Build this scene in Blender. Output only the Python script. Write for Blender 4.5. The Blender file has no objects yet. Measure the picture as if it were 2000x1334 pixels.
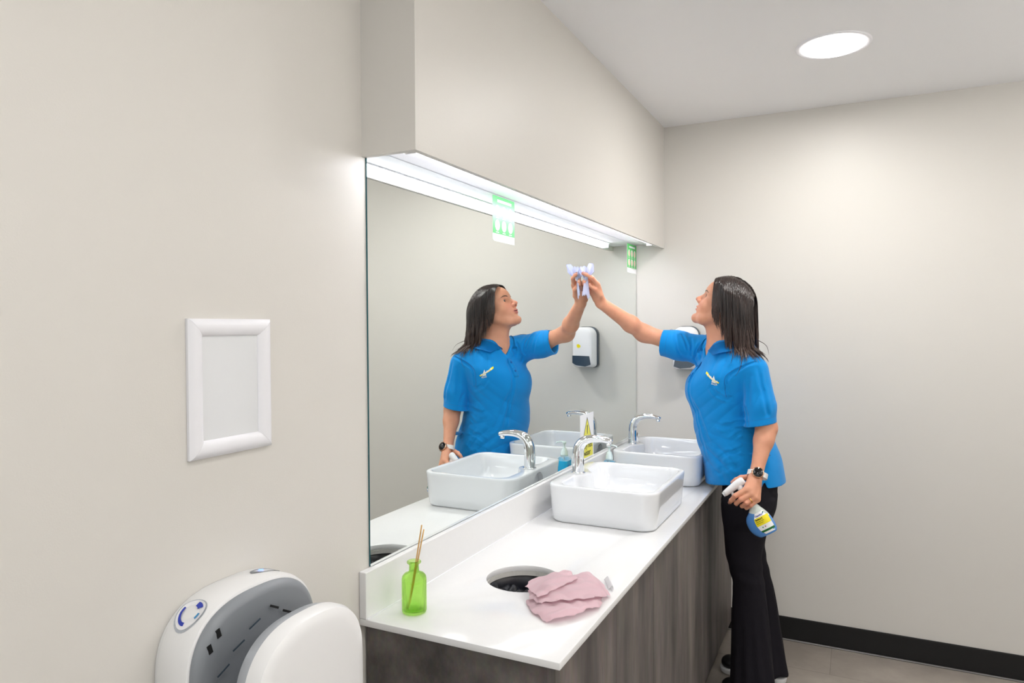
import bpy, bmesh, math, random
import numpy as np
from mathutils import Vector, Matrix

sc = bpy.context.scene
col = sc.collection
random.seed(7)
rng = np.random.default_rng(7)

# ------------------------------------------------------------------ camera
F_PX, YAW, PITCH, ROLL = 1367.9975, 0.45644081, 0.02105562, -0.00497644
cam_d = bpy.data.cameras.new('camera')
cam_d.sensor_width = 36.0
cam_d.lens = F_PX * 36.0 / 2000.0
cam_d.clip_start = 0.02
cam = bpy.data.objects.new('camera', cam_d)
col.objects.link(cam)
fw = Vector((-math.sin(YAW) * math.cos(PITCH), math.cos(YAW) * math.cos(PITCH), -math.sin(PITCH)))
rt = fw.cross(Vector((0, 0, 1))).normalized()
up = rt.cross(fw)
rt2 = rt * math.cos(ROLL) + up * math.sin(ROLL)
up2 = -rt * math.sin(ROLL) + up * math.cos(ROLL)
cam.matrix_world = Matrix(((rt2.x, up2.x, -fw.x, 1.0121), (rt2.y, up2.y, -fw.y, 0.0), (rt2.z, up2.z, -fw.z, 1.477), (0, 0, 0, 1)))
sc.camera = cam

# ------------------------------------------------------------------ world, exposure, lamps
w = bpy.data.worlds.new('world'); sc.world = w; w.use_nodes = True
w.node_tree.nodes['Background'].inputs[0].default_value = (0.9, 0.93, 1, 1)
w.node_tree.nodes['Background'].inputs[1].default_value = 0.3
vs = sc.view_settings
vs.view_transform = 'Standard'; vs.look = 'None'; vs.gamma = 1.0; vs.use_curve_mapping = False
vs.exposure = 0.0
LAMP_W = 7.0          # each ceiling lamp, the seen one and the added ones
ADDED_WINDOW_E = 2.0            # made-up bright window behind the camera, added as fill
ADDED_UP_W = 42.0            # unseen up-pointing light on the right wall, added as ceiling fill
LED_E = 23.0            # LED strip under the bulkhead
CEIL_LAMPS = [(0.935, 2.75), (1.0, 0.55), (2.35, 0.55), (2.35, 2.2), (1.0, -1.0), (2.35, -1.0)]  # first lamp is seen; the rest are added out of view for brightness

S_Y0, S_X, S_Z = 1.289, 0.1466, 1.8655
YF, ZC = 3.5013, 2.4682
XR, YB = 3.1, -1.9

# ------------------------------------------------------------------ materials
def srgb(r, g, b):
    f = lambda c: (c / 255.0) / 12.92 if c <= 10 else (((c / 255.0) + 0.055) / 1.055) ** 2.4
    return (f(r), f(g), f(b), 1.0)

def mat(name, c, rough=0.5, metal=0.0, bump=0.0, bscale=200.0, var=0.0, vscale=4.0, spec=0.5, coat=0.0, trans=0.0, ior=1.45,
        sss=0.0, emit=None, estr=0.0, alpha=1.0, sheen=0.0):
    m = bpy.data.materials.new(name); m.use_nodes = True
    nt = m.node_tree; b = nt.nodes['Principled BSDF']
    b.inputs['Base Color'].default_value = c
    b.inputs['Roughness'].default_value = rough
    b.inputs['Metallic'].default_value = metal
    b.inputs['Specular IOR Level'].default_value = spec
    b.inputs['Coat Weight'].default_value = coat
    b.inputs['Transmission Weight'].default_value = trans
    b.inputs['IOR'].default_value = ior
    b.inputs['Alpha'].default_value = alpha
    b.inputs['Sheen Weight'].default_value = sheen
    if sss:
        b.inputs['Subsurface Weight'].default_value = sss
        b.inputs['Subsurface Radius'].default_value = (0.012, 0.005, 0.003)
        b.inputs['Subsurface Scale'].default_value = 1.0
    if emit:
        b.inputs['Emission Color'].default_value = emit
        b.inputs['Emission Strength'].default_value = estr
    tc = nt.nodes.new('ShaderNodeTexCoord')
    if bump:
        n = nt.nodes.new('ShaderNodeTexNoise'); n.inputs['Scale'].default_value = bscale; n.inputs['Detail'].default_value = 3
        nt.links.new(tc.outputs['Object'], n.inputs['Vector'])
        bp = nt.nodes.new('ShaderNodeBump'); bp.inputs['Strength'].default_value = bump; bp.inputs['Distance'].default_value = 0.002
        nt.links.new(n.outputs['Fac'], bp.inputs['Height']); nt.links.new(bp.outputs['Normal'], b.inputs['Normal'])
    if var:
        n = nt.nodes.new('ShaderNodeTexNoise'); n.inputs['Scale'].default_value = vscale; n.inputs['Detail'].default_value = 4
        nt.links.new(tc.outputs['Object'], n.inputs['Vector'])
        mx = nt.nodes.new('ShaderNodeMix'); mx.data_type = 'RGBA'
        mx.inputs[6].default_value = tuple(v * (1 - var) for v in c[:3]) + (1,)
        mx.inputs[7].default_value = tuple(min(1, v * (1 + var)) for v in c[:3]) + (1,)
        nt.links.new(n.outputs['Fac'], mx.inputs[0]); nt.links.new(mx.outputs[2], b.inputs['Base Color'])
    return m

M = {}
M['wall'] = mat('wall_paint', srgb(213, 210, 204), 0.42, bump=0.08, bscale=350, var=0.012, vscale=1.5, spec=0.4)
M['ceil'] = mat('ceiling_paint', srgb(246, 246, 247), 0.8, bump=0.05, bscale=300)
M['white_paint'] = mat('white_gloss_paint', srgb(246, 246, 250), 0.4)
M['skirting'] = mat('black_skirting', srgb(14, 13, 14), 0.6, bump=0.1, bscale=150)
M['seal'] = mat('grey_seal', srgb(112, 110, 108), 0.35)
M['quartz'] = mat('white_worktop', srgb(229, 229, 229), 0.16, spec=0.5, var=0.015, vscale=60)
M['quartz_sub'] = mat('worktop_substrate', srgb(205, 203, 198), 0.45)
M['ceramic'] = mat('white_ceramic', srgb(230, 232, 235), 0.06, spec=0.6, coat=0.5)
M['chrome'] = mat('chrome', (0.86, 0.87, 0.88, 1), 0.05, metal=1.0)
M['black_gloss'] = mat('black_gloss', srgb(16, 16, 18), 0.08)
M['blue_dot'] = mat('blue_plastic', srgb(20, 60, 150), 0.3)
M['bag'] = mat('black_bin_bag', srgb(27, 29, 38), 0.3, spec=0.6)
M['plastic_white'] = mat('white_plastic', srgb(232, 232, 234), 0.25, spec=0.5)
M['plastic_warm'] = mat('off_white_plastic', srgb(232, 232, 232), 0.3, coat=0.2)
M['plastic_grey'] = mat('mid_grey_plastic', srgb(132, 136, 141), 0.38)
M['plastic_lgrey'] = mat('light_grey_plastic', srgb(176, 181, 188), 0.35)
M['plastic_dark'] = mat('dark_smoke_plastic', srgb(58, 70, 82), 0.22, coat=0.3)
M['black'] = mat('matt_black', srgb(14, 14, 16), 0.6)
M['yellow'] = mat('yellow_print', srgb(240, 222, 20), 0.45)
M['yellow_pale'] = mat('pale_yellow_print', srgb(238, 230, 90), 0.45)
M['ink'] = mat('black_ink', srgb(30, 30, 30), 0.5)
M['white_print'] = mat('white_print', srgb(240, 240, 240), 0.4)
M['green_print'] = mat('green_print', srgb(84, 190, 96), 0.4)
M['green_dark'] = mat('dark_green_print', srgb(16, 100, 36), 0.5)
M['skin_print'] = mat('peach_print', srgb(240, 200, 170), 0.5)
M['blue_print'] = mat('blue_print', srgb(40, 60, 170), 0.4)
M['blue_print_l'] = mat('light_blue_print', srgb(60, 140, 190), 0.4)
M['red_print'] = mat('maroon_print', srgb(150, 40, 80), 0.4)
M['frame_white'] = mat('white_aluminium', srgb(232, 232, 236), 0.35, spec=0.5)
M['paper_white'] = mat('insert_sheet', srgb(222, 224, 226), 0.35)
M['glass_edge'] = mat('mirror_edge', srgb(30, 92, 100), 0.15)
M['pink'] = mat('pink_microfibre', srgb(255, 224, 231), 0.95, bump=0.25, bscale=900, var=0.02, vscale=200, sheen=0.4)
M['reed'] = mat('reed_wood', srgb(212, 168, 104), 0.7, var=0.1, vscale=120)
M['paper_blue'] = mat('blue_paper_towel', srgb(226, 229, 250), 0.9, bump=0.15, bscale=500, sss=0.0)
M['soap'] = mat('blue_soap', srgb(30, 200, 255), 0.08, coat=0.6)
M['pump'] = mat('frosted_pump', srgb(212, 228, 227), 0.25)
M['clear'] = mat('clear_plastic', (0.97, 0.99, 0.99, 1), 0.03, trans=1.0, ior=1.15)
M['shirt'] = mat('blue_polo_knit', srgb(0, 136, 212), 0.82, bump=0.2, bscale=900, spec=0.25, sheen=0.15)
M['trousers'] = mat('black_trousers', srgb(26, 24, 30), 0.85, bump=0.3, bscale=600, spec=0.2)
M['shoe'] = mat('black_shoe', srgb(16, 16, 18), 0.35)
M['sole'] = mat('white_sole', srgb(215, 215, 215), 0.5)
M['strap'] = mat('white_strap', srgb(230, 228, 226), 0.5)
M['rose_gold'] = mat('rose_gold', srgb(214, 170, 140), 0.2, metal=1.0)
M['gold'] = mat('gold', srgb(230, 190, 90), 0.18, metal=1.0)
M['bottle_plastic'] = mat('translucent_bottle', srgb(196, 204, 198), 0.3, sss=0.0, coat=0.3)
M['bottle_blue'] = mat('blue_cleaner', srgb(80, 138, 205), 0.22, coat=0.3)
M['tooth'] = mat('teeth', srgb(230, 225, 218), 0.3)
M['shirt_dark'] = mat('button_blue', srgb(0, 96, 170), 0.4)
M['brow'] = mat('brow_hair', srgb(58, 40, 34), 0.5)
M['nail'] = mat('nail', srgb(236, 190, 176), 0.25)
M['lace'] = mat('white_tag', srgb(236, 236, 238), 0.6)

def mirror_mat():
    m = bpy.data.materials.new('mirror_silver'); m.use_nodes = True
    nt = m.node_tree; nt.nodes.clear()
    g = nt.nodes.new('ShaderNodeBsdfGlossy'); g.inputs['Color'].default_value = (0.865, 0.90, 0.885, 1); g.inputs['Roughness'].default_value = 0.0
    o = nt.nodes.new('ShaderNodeOutputMaterial'); nt.links.new(g.outputs[0], o.inputs[0])
    return m
M['mirror'] = mirror_mat()

def emis_mat(name, c, s):
    m = bpy.data.materials.new(name); m.use_nodes = True
    nt = m.node_tree; nt.nodes.clear()
    g = nt.nodes.new('ShaderNodeEmission'); g.inputs[0].default_value = c; g.inputs[1].default_value = s
    o = nt.nodes.new('ShaderNodeOutputMaterial'); nt.links.new(g.outputs[0], o.inputs[0])
    return m
M['led'] = emis_mat('led_diffuser', (0.93, 0.93, 1.0, 1), LED_E)
M['lamp'] = emis_mat('lamp_diffuser', (1.0, 0.97, 0.93, 1), 7.0)
M['window_fill'] = emis_mat('added_window_fill', (0.93, 0.97, 1.0, 1), ADDED_WINDOW_E)  # glow of the added, unseen window
M['blue_led'] = emis_mat('blue_indicator', (0.15, 0.3, 1.0, 1), 4.0)

def glass_mat(name, c, rough=0.0, ior=1.45):
    m = bpy.data.materials.new(name); m.use_nodes = True
    nt = m.node_tree; nt.nodes.clear()
    gl = nt.nodes.new('ShaderNodeBsdfGlass'); gl.inputs['Color'].default_value = c; gl.inputs['IOR'].default_value = ior; gl.inputs['Roughness'].default_value = rough
    tr = nt.nodes.new('ShaderNodeBsdfTransparent'); tr.inputs[0].default_value = c
    mx = nt.nodes.new('ShaderNodeMixShader'); mx.inputs[0].default_value = 0.45
    nt.links.new(gl.outputs[0], mx.inputs[1]); nt.links.new(tr.outputs[0], mx.inputs[2])
    o = nt.nodes.new('ShaderNodeOutputMaterial'); nt.links.new(mx.outputs[0], o.inputs[0])
    return m
M['green_glass'] = glass_mat('green_glass', (0.83, 0.965, 0.62, 1), ior=1.3)
M['clear_glass'] = glass_mat('clear_bottle', (0.93, 0.97, 0.98, 1), ior=1.2)

def sticker_mat(name, c, a):
    m = mat(name, c, 0.3)
    nt = m.node_tree; b = nt.nodes['Principled BSDF']
    out = [n for n in nt.nodes if n.type == 'OUTPUT_MATERIAL'][0]
    tr = nt.nodes.new('ShaderNodeBsdfTransparent'); mx = nt.nodes.new('ShaderNodeMixShader'); mx.inputs[0].default_value = a
    nt.links.new(tr.outputs[0], mx.inputs[1]); nt.links.new(b.outputs[0], mx.inputs[2]); nt.links.new(mx.outputs[0], out.inputs[0])
    return m
M['st_green'] = sticker_mat('glare_washed_green_film', srgb(80, 170, 98), 0.9)  # wash-out from the strip light glare is put into these film colours
M['st_white'] = sticker_mat('glare_washed_white_film', srgb(215, 232, 216), 0.9)

def laminate(name, c1, c2, c3, gr=(7, 7, 1.1), fine=(90, 90, 5)):
    """weathered grey-brown wood/concrete laminate, vertical grain"""
    m = bpy.data.materials.new(name); m.use_nodes = True
    nt = m.node_tree; b = nt.nodes['Principled BSDF']; L = nt.links.new
    tc = nt.nodes.new('ShaderNodeTexCoord')
    mp = nt.nodes.new('ShaderNodeMapping'); mp.inputs['Scale'].default_value = gr
    L(tc.outputs['Object'], mp.inputs[0])
    n1 = nt.nodes.new('ShaderNodeTexNoise'); n1.inputs['Scale'].default_value = 1.6; n1.inputs['Detail'].default_value = 6; n1.inputs['Roughness'].default_value = 0.62
    L(mp.outputs[0], n1.inputs[0])
    mp2 = nt.nodes.new('ShaderNodeMapping'); mp2.inputs['Scale'].default_value = fine
    L(tc.outputs['Object'], mp2.inputs[0])
    n2 = nt.nodes.new('ShaderNodeTexNoise'); n2.inputs['Scale'].default_value = 1.8; n2.inputs['Detail'].default_value = 5
    L(mp2.outputs[0], n2.inputs[0])
    r = nt.nodes.new('ShaderNodeValToRGB'); e = r.color_ramp.elements
    e[0].position = 0.32; e[0].color = c1; e[1].position = 0.72; e[1].color = c3
    x = e.new(0.52); x.color = c2
    L(n1.outputs['Fac'], r.inputs[0])
    mx = nt.nodes.new('ShaderNodeMix'); mx.data_type = 'RGBA'; mx.blend_type = 'OVERLAY'; mx.inputs[0].default_value = 0.28
    L(r.outputs[0], mx.inputs[6]); L(n2.outputs['Color'], mx.inputs[7])
    hs = nt.nodes.new('ShaderNodeHueSaturation'); hs.inputs['Saturation'].default_value = 0.8
    L(mx.outputs[2], hs.inputs['Color'])
    L(hs.outputs[0], b.inputs['Base Color'])
    b.inputs['Roughness'].default_value = 0.55
    bp = nt.nodes.new('ShaderNodeBump'); bp.inputs['Strength'].default_value = 0.15; bp.inputs['Distance'].default_value = 0.001
    L(n2.outputs['Fac'], bp.inputs['Height']); L(bp.outputs[0], b.inputs['Normal'])
    return m
M['laminate'] = laminate('grey_brown_laminate', srgb(74, 68, 66), srgb(104, 96, 92), srgb(132, 122, 114))
M['laminate_end'] = laminate('grey_brown_laminate_end', srgb(64, 58, 55), srgb(94, 87, 82), srgb(116, 108, 101), (5, 5, 4), (60, 60, 30))

def floor_mat():
    m = bpy.data.materials.new('vinyl_floor'); m.use_nodes = True
    nt = m.node_tree; b = nt.nodes['Principled BSDF']; L = nt.links.new
    tc = nt.nodes.new('ShaderNodeTexCoord')
    n1 = nt.nodes.new('ShaderNodeTexNoise'); n1.inputs['Scale'].default_value = 2.2; n1.inputs['Detail'].default_value = 7; n1.inputs['Roughness'].default_value = 0.6
    L(tc.outputs['Object'], n1.inputs[0])
    r = nt.nodes.new('ShaderNodeValToRGB'); e = r.color_ramp.elements
    e[0].position = 0.35; e[0].color = srgb(134, 126, 118); e[1].position = 0.7; e[1].color = srgb(176, 167, 157)
    L(n1.outputs['Fac'], r.inputs[0])
    br = nt.nodes.new('ShaderNodeTexBrick'); br.offset = 0.5; br.inputs['Scale'].default_value = 1.0
    br.inputs['Brick Width'].default_value = 0.92; br.inputs['Row Height'].default_value = 0.46
    br.inputs['Mortar Size'].default_value = 0.0016; br.inputs['Mortar Smooth'].default_value = 0.2
    br.inputs['Color1'].default_value = (1, 1, 1, 1); br.inputs['Color2'].default_value = (0.9, 0.9, 0.9, 1); br.inputs['Mortar'].default_value = (0.62, 0.62, 0.62, 1)
    L(tc.outputs['Object'], br.inputs[0])
    mx = nt.nodes.new('ShaderNodeMix'); mx.data_type = 'RGBA'; mx.blend_type = 'MULTIPLY'; mx.inputs[0].default_value = 1
    L(r.outputs[0], mx.inputs[6]); L(br.outputs['Color'], mx.inputs[7]); L(mx.outputs[2], b.inputs['Base Color'])
    b.inputs['Roughness'].default_value = 0.45
    return m
M['floor'] = floor_mat()

def skin_mat():
    m = bpy.data.materials.new('skin'); m.use_nodes = True
    nt = m.node_tree; b = nt.nodes['Principled BSDF']; L = nt.links.new
    at = nt.nodes.new('ShaderNodeAttribute'); at.attribute_name = 'tint'
    tc = nt.nodes.new('ShaderNodeTexCoord')
    n1 = nt.nodes.new('ShaderNodeTexNoise'); n1.inputs['Scale'].default_value = 28; n1.inputs['Detail'].default_value = 5
    L(tc.outputs['Object'], n1.inputs[0])
    r = nt.nodes.new('ShaderNodeValToRGB'); e = r.color_ramp.elements
    e[0].position = 0.3; e[0].color = (0.90, 0.84, 0.82, 1); e[1].position = 0.75; e[1].color = (1.0, 1.0, 1.0, 1)
    L(n1.outputs['Fac'], r.inputs[0])
    mx = nt.nodes.new('ShaderNodeMix'); mx.data_type = 'RGBA'; mx.blend_type = 'MULTIPLY'; mx.inputs[0].default_value = 1
    L(at.outputs['Color'], mx.inputs[6]); L(r.outputs[0], mx.inputs[7]); L(mx.outputs[2], b.inputs['Base Color'])
    b.inputs['Roughness'].default_value = 0.45; b.inputs['Specular IOR Level'].default_value = 0.4
    b.inputs['Subsurface Weight'].default_value = 0.12; b.inputs['Subsurface Radius'].default_value = (0.01, 0.004, 0.002); b.inputs['Subsurface Scale'].default_value = 1.0
    n2 = nt.nodes.new('ShaderNodeTexNoise'); n2.inputs['Scale'].default_value = 700
    L(tc.outputs['Object'], n2.inputs[0])
    bp = nt.nodes.new('ShaderNodeBump'); bp.inputs['Strength'].default_value = 0.12; bp.inputs['Distance'].default_value = 0.0008
    L(n2.outputs['Fac'], bp.inputs['Height']); L(bp.outputs[0], b.inputs['Normal'])
    return m
M['skin'] = skin_mat()

def hair_mat():
    m = bpy.data.materials.new('dark_brown_hair'); m.use_nodes = True
    nt = m.node_tree; b = nt.nodes['Principled BSDF']; L = nt.links.new
    at = nt.nodes.new('ShaderNodeAttribute'); at.attribute_name = 'tint'
    L(at.outputs['Color'], b.inputs['Base Color'])
    b.inputs['Roughness'].default_value = 0.30; b.inputs['Specular IOR Level'].default_value = 0.55
    return m
M['hair'] = hair_mat()

def eye_mat():
    m = bpy.data.materials.new('eyeball'); m.use_nodes = True
    nt = m.node_tree; b = nt.nodes['Principled BSDF']; L = nt.links.new
    tc = nt.nodes.new('ShaderNodeTexCoord')     # object X axis = gaze
    sp = nt.nodes.new('ShaderNodeSeparateXYZ'); L(tc.outputs['Object'], sp.inputs[0])
    r = nt.nodes.new('ShaderNodeValToRGB'); r.color_ramp.interpolation = 'LINEAR'; e = r.color_ramp.elements
    e[0].position = 0.0; e[0].color = srgb(220, 214, 208); e[1].position = 1.0; e[1].color = srgb(10, 10, 12)
    for p, c in ((0.845, srgb(216, 210, 205)), (0.868, srgb(50, 52, 58)), (0.90, srgb(96, 100, 104)), (0.955, srgb(80, 78, 74)), (0.97, srgb(10, 10, 12))):
        q = e.new(p); q.color = c
    mr = nt.nodes.new('ShaderNodeMapRange'); mr.inputs[1].default_value = 0; mr.inputs[2].default_value = 0.0122
    L(sp.outputs[0], mr.inputs[0]); L(mr.outputs[0], r.inputs[0]); L(r.outputs[0], b.inputs['Base Color'])
    b.inputs['Roughness'].default_value = 0.06
    return m
M['eye'] = eye_mat()

# ------------------------------------------------------------------ helpers
def link(name, me, m, parent=None, smooth=False, loc=None):
    o = bpy.data.objects.new(name, me); col.objects.link(o)
    ms = m if isinstance(m, (list, tuple)) else [m]
    for x in ms: me.materials.append(x)
    if smooth:
        for p in me.polygons: p.use_smooth = True
    if parent:
        o.parent = parent
        o.matrix_parent_inverse = parent.matrix_world.inverted() if False else Matrix.Translation(-Vector(parent.location))
    return o

def obj(name, bm, m, parent=None, smooth=False, auto=False):
    bmesh.ops.recalc_face_normals(bm, faces=bm.faces)
    me = bpy.data.meshes.new(name); bm.to_mesh(me); bm.free()
    o = link(name, me, m, parent, smooth)
    if auto:
        me.shade_smooth() if hasattr(me, 'shade_smooth') else None
        try: me.set_sharp_from_angle(angle=math.radians(35))
        except Exception: pass
    return o

def tag(o, label, cat, group=None, kind=None):
    if label: o['label'] = label
    if cat: o['category'] = cat
    if group: o['group'] = group
    if kind: o['kind'] = kind
    return o

def thing(name, loc, label, cat, group=None):
    o = bpy.data.objects.new(name, None); col.objects.link(o)
    o.location = loc; o.empty_display_size = 0.05
    return tag(o, label, cat, group)

def struct(o):
    o['kind'] = 'structure'; return o

def bm_new(): return bmesh.new()

def box(bm, lo, hi, bev=0.0, seg=2, mi=0):
    r = bmesh.ops.create_cube(bm, size=1.0)
    vs_ = r['verts']
    for v in vs_:
        v.co = Vector([lo[i] + (v.co[i] + 0.5) * (hi[i] - lo[i]) for i in range(3)])
    fs = set(f for v in vs_ for f in v.link_faces)
    for f in fs: f.material_index = mi
    if bev:
        es = list(set(e for v in vs_ for e in v.link_edges))
        bmesh.ops.bevel(bm, geom=es, offset=bev, segments=seg, profile=0.5, affect='EDGES', clamp_overlap=True)
    return bm

def loops(bm, rings, closed=True, cap0=False, cap1=False, mi=0):
    """connect successive rings (lists of 3D points, same count)"""
    vr = [[bm.verts.new(p) for p in r] for r in rings]
    n = len(rings[0])
    for a, b in zip(vr[:-1], vr[1:]):
        rg = range(n) if closed else range(n - 1)
        for i in rg:
            j = (i + 1) % n
            try:
                f = bm.faces.new((a[i], a[j], b[j], b[i])); f.material_index = mi
            except ValueError: pass
    if cap0: bm.faces.new(list(reversed(vr[0]))).material_index = mi
    if cap1: bm.faces.new(vr[-1]).material_index = mi
    return vr

def lathe(bm, prof, c, n=40, ax=Vector((0, 0, 1)), cap0=True, cap1=True, mi=0):
    ax = Vector(ax).normalized()
    u = ax.orthogonal().normalized(); v = ax.cross(u)
    rings = [[Vector(c) + ax * h + (u * math.cos(2 * math.pi * i / n) + v * math.sin(2 * math.pi * i / n)) * max(r, 1e-5) for i in range(n)] for r, h in prof]
    return loops(bm, rings, True, cap0, cap1, mi)

def catmull(pts, n):
    P = [np.array(p, float) for p in pts]
    P = [2 * P[0] - P[1]] + P + [2 * P[-1] - P[-2]]
    out = []
    for i in range(1, len(P) - 2):
        for k in range(n):
            t = k / n
            out.append(0.5 * ((2 * P[i]) + (-P[i - 1] + P[i + 1]) * t + (2 * P[i - 1] - 5 * P[i] + 4 * P[i + 1] - P[i + 2]) * t * t + (-P[i - 1] + 3 * P[i] - 3 * P[i + 1] + P[i + 2]) * t ** 3))
    out.append(P[-2]); return np.array(out)

def tube(bm, pts, rad, n=12, squash=1.0, ref=None, caps=True, mi=0):
    """pts (k,3); rad scalar or list; squash = radius factor along ref direction"""
    pts = np.array(pts, float); k = len(pts)
    rad = np.full(k, rad) if np.isscalar(rad) else np.array(rad)
    T = np.gradient(pts, axis=0); T /= np.linalg.norm(T, axis=1)[:, None] + 1e-12
    r0 = np.array(ref if ref is not None else (0.13, 0.37, 0.92), float)
    rings = []
    U = None
    for i in range(k):
        if ref is not None or U is None:
            U = r0 - T[i] * (r0 @ T[i]); U /= np.linalg.norm(U) + 1e-12
        else:
            U = U - T[i] * (U @ T[i]); U /= np.linalg.norm(U) + 1e-12
        V = np.cross(T[i], U)
        rings.append([Vector(pts[i] + rad[i] * (squash * math.cos(a) * U + math.sin(a) * V)) for a in np.linspace(0, 2 * math.pi, n, endpoint=False)])
    return loops(bm, rings, True, caps, caps, mi)

def plate(bm, outline, holes, axis_pts, depth, mi=0):
    """flat polygon with holes (2D lists) mapped by axis_pts(u,v)->3D, extruded by vector depth"""
    es = []
    for lp in [outline] + holes:
        vv = [bm.verts.new(axis_pts(*p)) for p in lp]
        es += [bm.edges.new((vv[i], vv[(i + 1) % len(vv)])) for i in range(len(vv))]
    r = bmesh.ops.triangle_fill(bm, edges=es, use_beauty=True, use_dissolve=False)
    fs = [g for g in r['geom'] if isinstance(g, bmesh.types.BMFace)]
    if depth is not None:
        ex = bmesh.ops.extrude_face_region(bm, geom=fs)
        bmesh.ops.translate(bm, verts=[g for g in ex['geom'] if isinstance(g, bmesh.types.BMVert)], vec=depth)
    return bm

def text_mesh(txt, size, mapf, depth=0.0, bold=0.0, align='CENTER'):
    """mesh of a text; mapf(u,v)->3D"""
    cu = bpy.data.curves.new('t', 'FONT'); cu.body = txt; cu.size = size; cu.align_x = align; cu.align_y = 'CENTER'
    cu.offset = bold; cu.resolution_u = 3
    o = bpy.data.objects.new('t', cu); col.objects.link(o)
    dg = bpy.context.evaluated_depsgraph_get()
    me = bpy.data.meshes.new_from_object(o.evaluated_get(dg))
    bpy.data.objects.remove(o); bpy.data.curves.remove(cu)
    me.materials.clear()
    for v in me.vertices: v.co = mapf(v.co.x, v.co.y)
    return me

def circ(cx, cy, r, n=48, r2=None):
    r2 = r2 or r
    return [(cx + r * math.cos(2 * math.pi * i / n), cy + r2 * math.sin(2 * math.pi * i / n)) for i in range(n)]

# ================================================================== ROOM SHELL
T = 0.12
bm = bm_new(); box(bm, (-T, YB - T, -0.1), (XR + T, YF + T, 0)); struct(obj('floor', bm, M['floor']))
bm = bm_new(); box(bm, (-T, YB - T, ZC), (XR + T, YF + T, ZC + 0.1)); struct(obj('ceiling', bm, M['ceil']))
bm = bm_new(); box(bm, (-T, YB - T, 0), (0, YF + T, ZC)); struct(obj('wall_left', bm, M['wall']))
bm = bm_new(); box(bm, (0, YF, 0), (XR, YF + T, ZC)); struct(obj('wall_far', bm, M['wall']))
bm = bm_new(); box(bm, (XR, YB, 0), (XR + T, YF, ZC)); struct(obj('wall_right', bm, M['wall']))
bm = bm_new(); WN = (0.35, 2.75, 0.75, 2.25)
box(bm, (0, YB - T, 0), (WN[0], YB, ZC)); box(bm, (WN[1], YB - T, 0), (XR, YB, ZC)); box(bm, (WN[0], YB - T, 0), (WN[1], YB, WN[2])); box(bm, (WN[0], YB - T, WN[3]), (WN[1], YB, ZC))
struct(obj('wall_back', bm, M['wall']))
wn = bpy.data.objects.new('added_window_1', None); col.objects.link(wn); wn.location = (1.55, YB - 0.06, WN[2]); struct(wn)  # window made up out of view for soft fill light
bm = bm_new(); box(bm, (WN[0] + .04, YB - 0.064, WN[2] + .04), (WN[1] - .04, YB - 0.058, WN[3] - .04)); obj('added_fill_pane', bm, M['window_fill'], wn)
bm = bm_new()
for a_, b_ in (((WN[0], WN[2]), (WN[1], WN[2] + .05)), ((WN[0], WN[3] - .05), (WN[1], WN[3])), ((WN[0], WN[2] + .05), (WN[0] + .05, WN[3] - .05)), ((WN[1] - .05, WN[2] + .05), (WN[1], WN[3] - .05)), ((1.525, WN[2] + .05), (1.575, WN[3] - .05))):
    box(bm, (a_[0], YB - 0.09, a_[1]), (b_[0], YB - 0.03, b_[1]))
obj('added_window_frame', bm, M['white_paint'], wn)
# bulkhead above the mirror: fascia, left return and recessed underside
bm = bm_new()
ZU = S_Z + 0.024
box(bm, (S_X - 0.016, S_Y0 + 0.016, S_Z), (S_X, YF, ZC))
box(bm, (0, S_Y0, S_Z), (S_X, S_Y0 + 0.016, ZC))
box(bm, (0, S_Y0 + 0.0161, ZU), (S_X - 0.0161, YF, ZU + 0.016), mi=1)
struct(obj('wall_bulkhead', bm, [M['wall'], M['white_paint']]))
# skirtings
bm = bm_new(); box(bm, (0.46, YF - 0.008, 0.006), (XR, YF, 0.1085), 0.003, 2); struct(obj('baseboard_far', bm, M['skirting']))
bm = bm_new(); box(bm, (0.46, YF - 0.016, 0), (XR, YF - 0.0001, 0.006), 0.002, 1); struct(obj('trim_1', bm, M['seal']))
bm = bm_new(); box(bm, (XR - 0.008, YB, 0), (XR, YF - 0.02, 0.1085), 0.003, 2); struct(obj('baseboard_right', bm, M['skirting']))
bm = bm_new(); box(bm, (0, YB, 0), (0.008, 1.25, 0.1085), 0.003, 2); struct(obj('baseboard_left', bm, M['skirting']))
bm = bm_new(); box(bm, (0.01, YB, 0), (XR - 0.01, YB + 0.008, 0.1085), 0.003, 2); struct(obj('baseboard_back', bm, M['skirting']))

# ================================================================== CEILING LAMPS
def ceiling_lamp(x, y, label):
    t = thing('ceiling_light', (x, y, ZC), label, 'ceiling light', 'round recessed ceiling lights')
    bm = bm_new(); lathe(bm, [(0.104, 0), (0.106, -0.003), (0.120, -0.005), (0.124, -0.003), (0.125, 0.0)], (x, y, ZC), 64, cap0=False, cap1=False)
    obj('rim', bm, M['white_paint'], t, True)
    bm = bm_new(); lathe(bm, [(0.0, -0.020), (0.05, -0.0185), (0.085, -0.013), (0.103, -0.006), (0.108, -0.0025)], (x, y, ZC), 64, cap0=False, cap1=False)
    obj('diffuser', bm, M['lamp'], t, True)
    l = bpy.data.lights.new('lamp', 'AREA'); l.shape = 'DISK'; l.size = 0.2; l.energy = LAMP_W * (1.7 if y > 2.5 else 0.8); l.color = (1.0, 0.98, 0.955)
    o = bpy.data.objects.new('lamp', l); col.objects.link(o); o.parent = t; o.location = (0, 0, -0.024)
    return t
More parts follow.
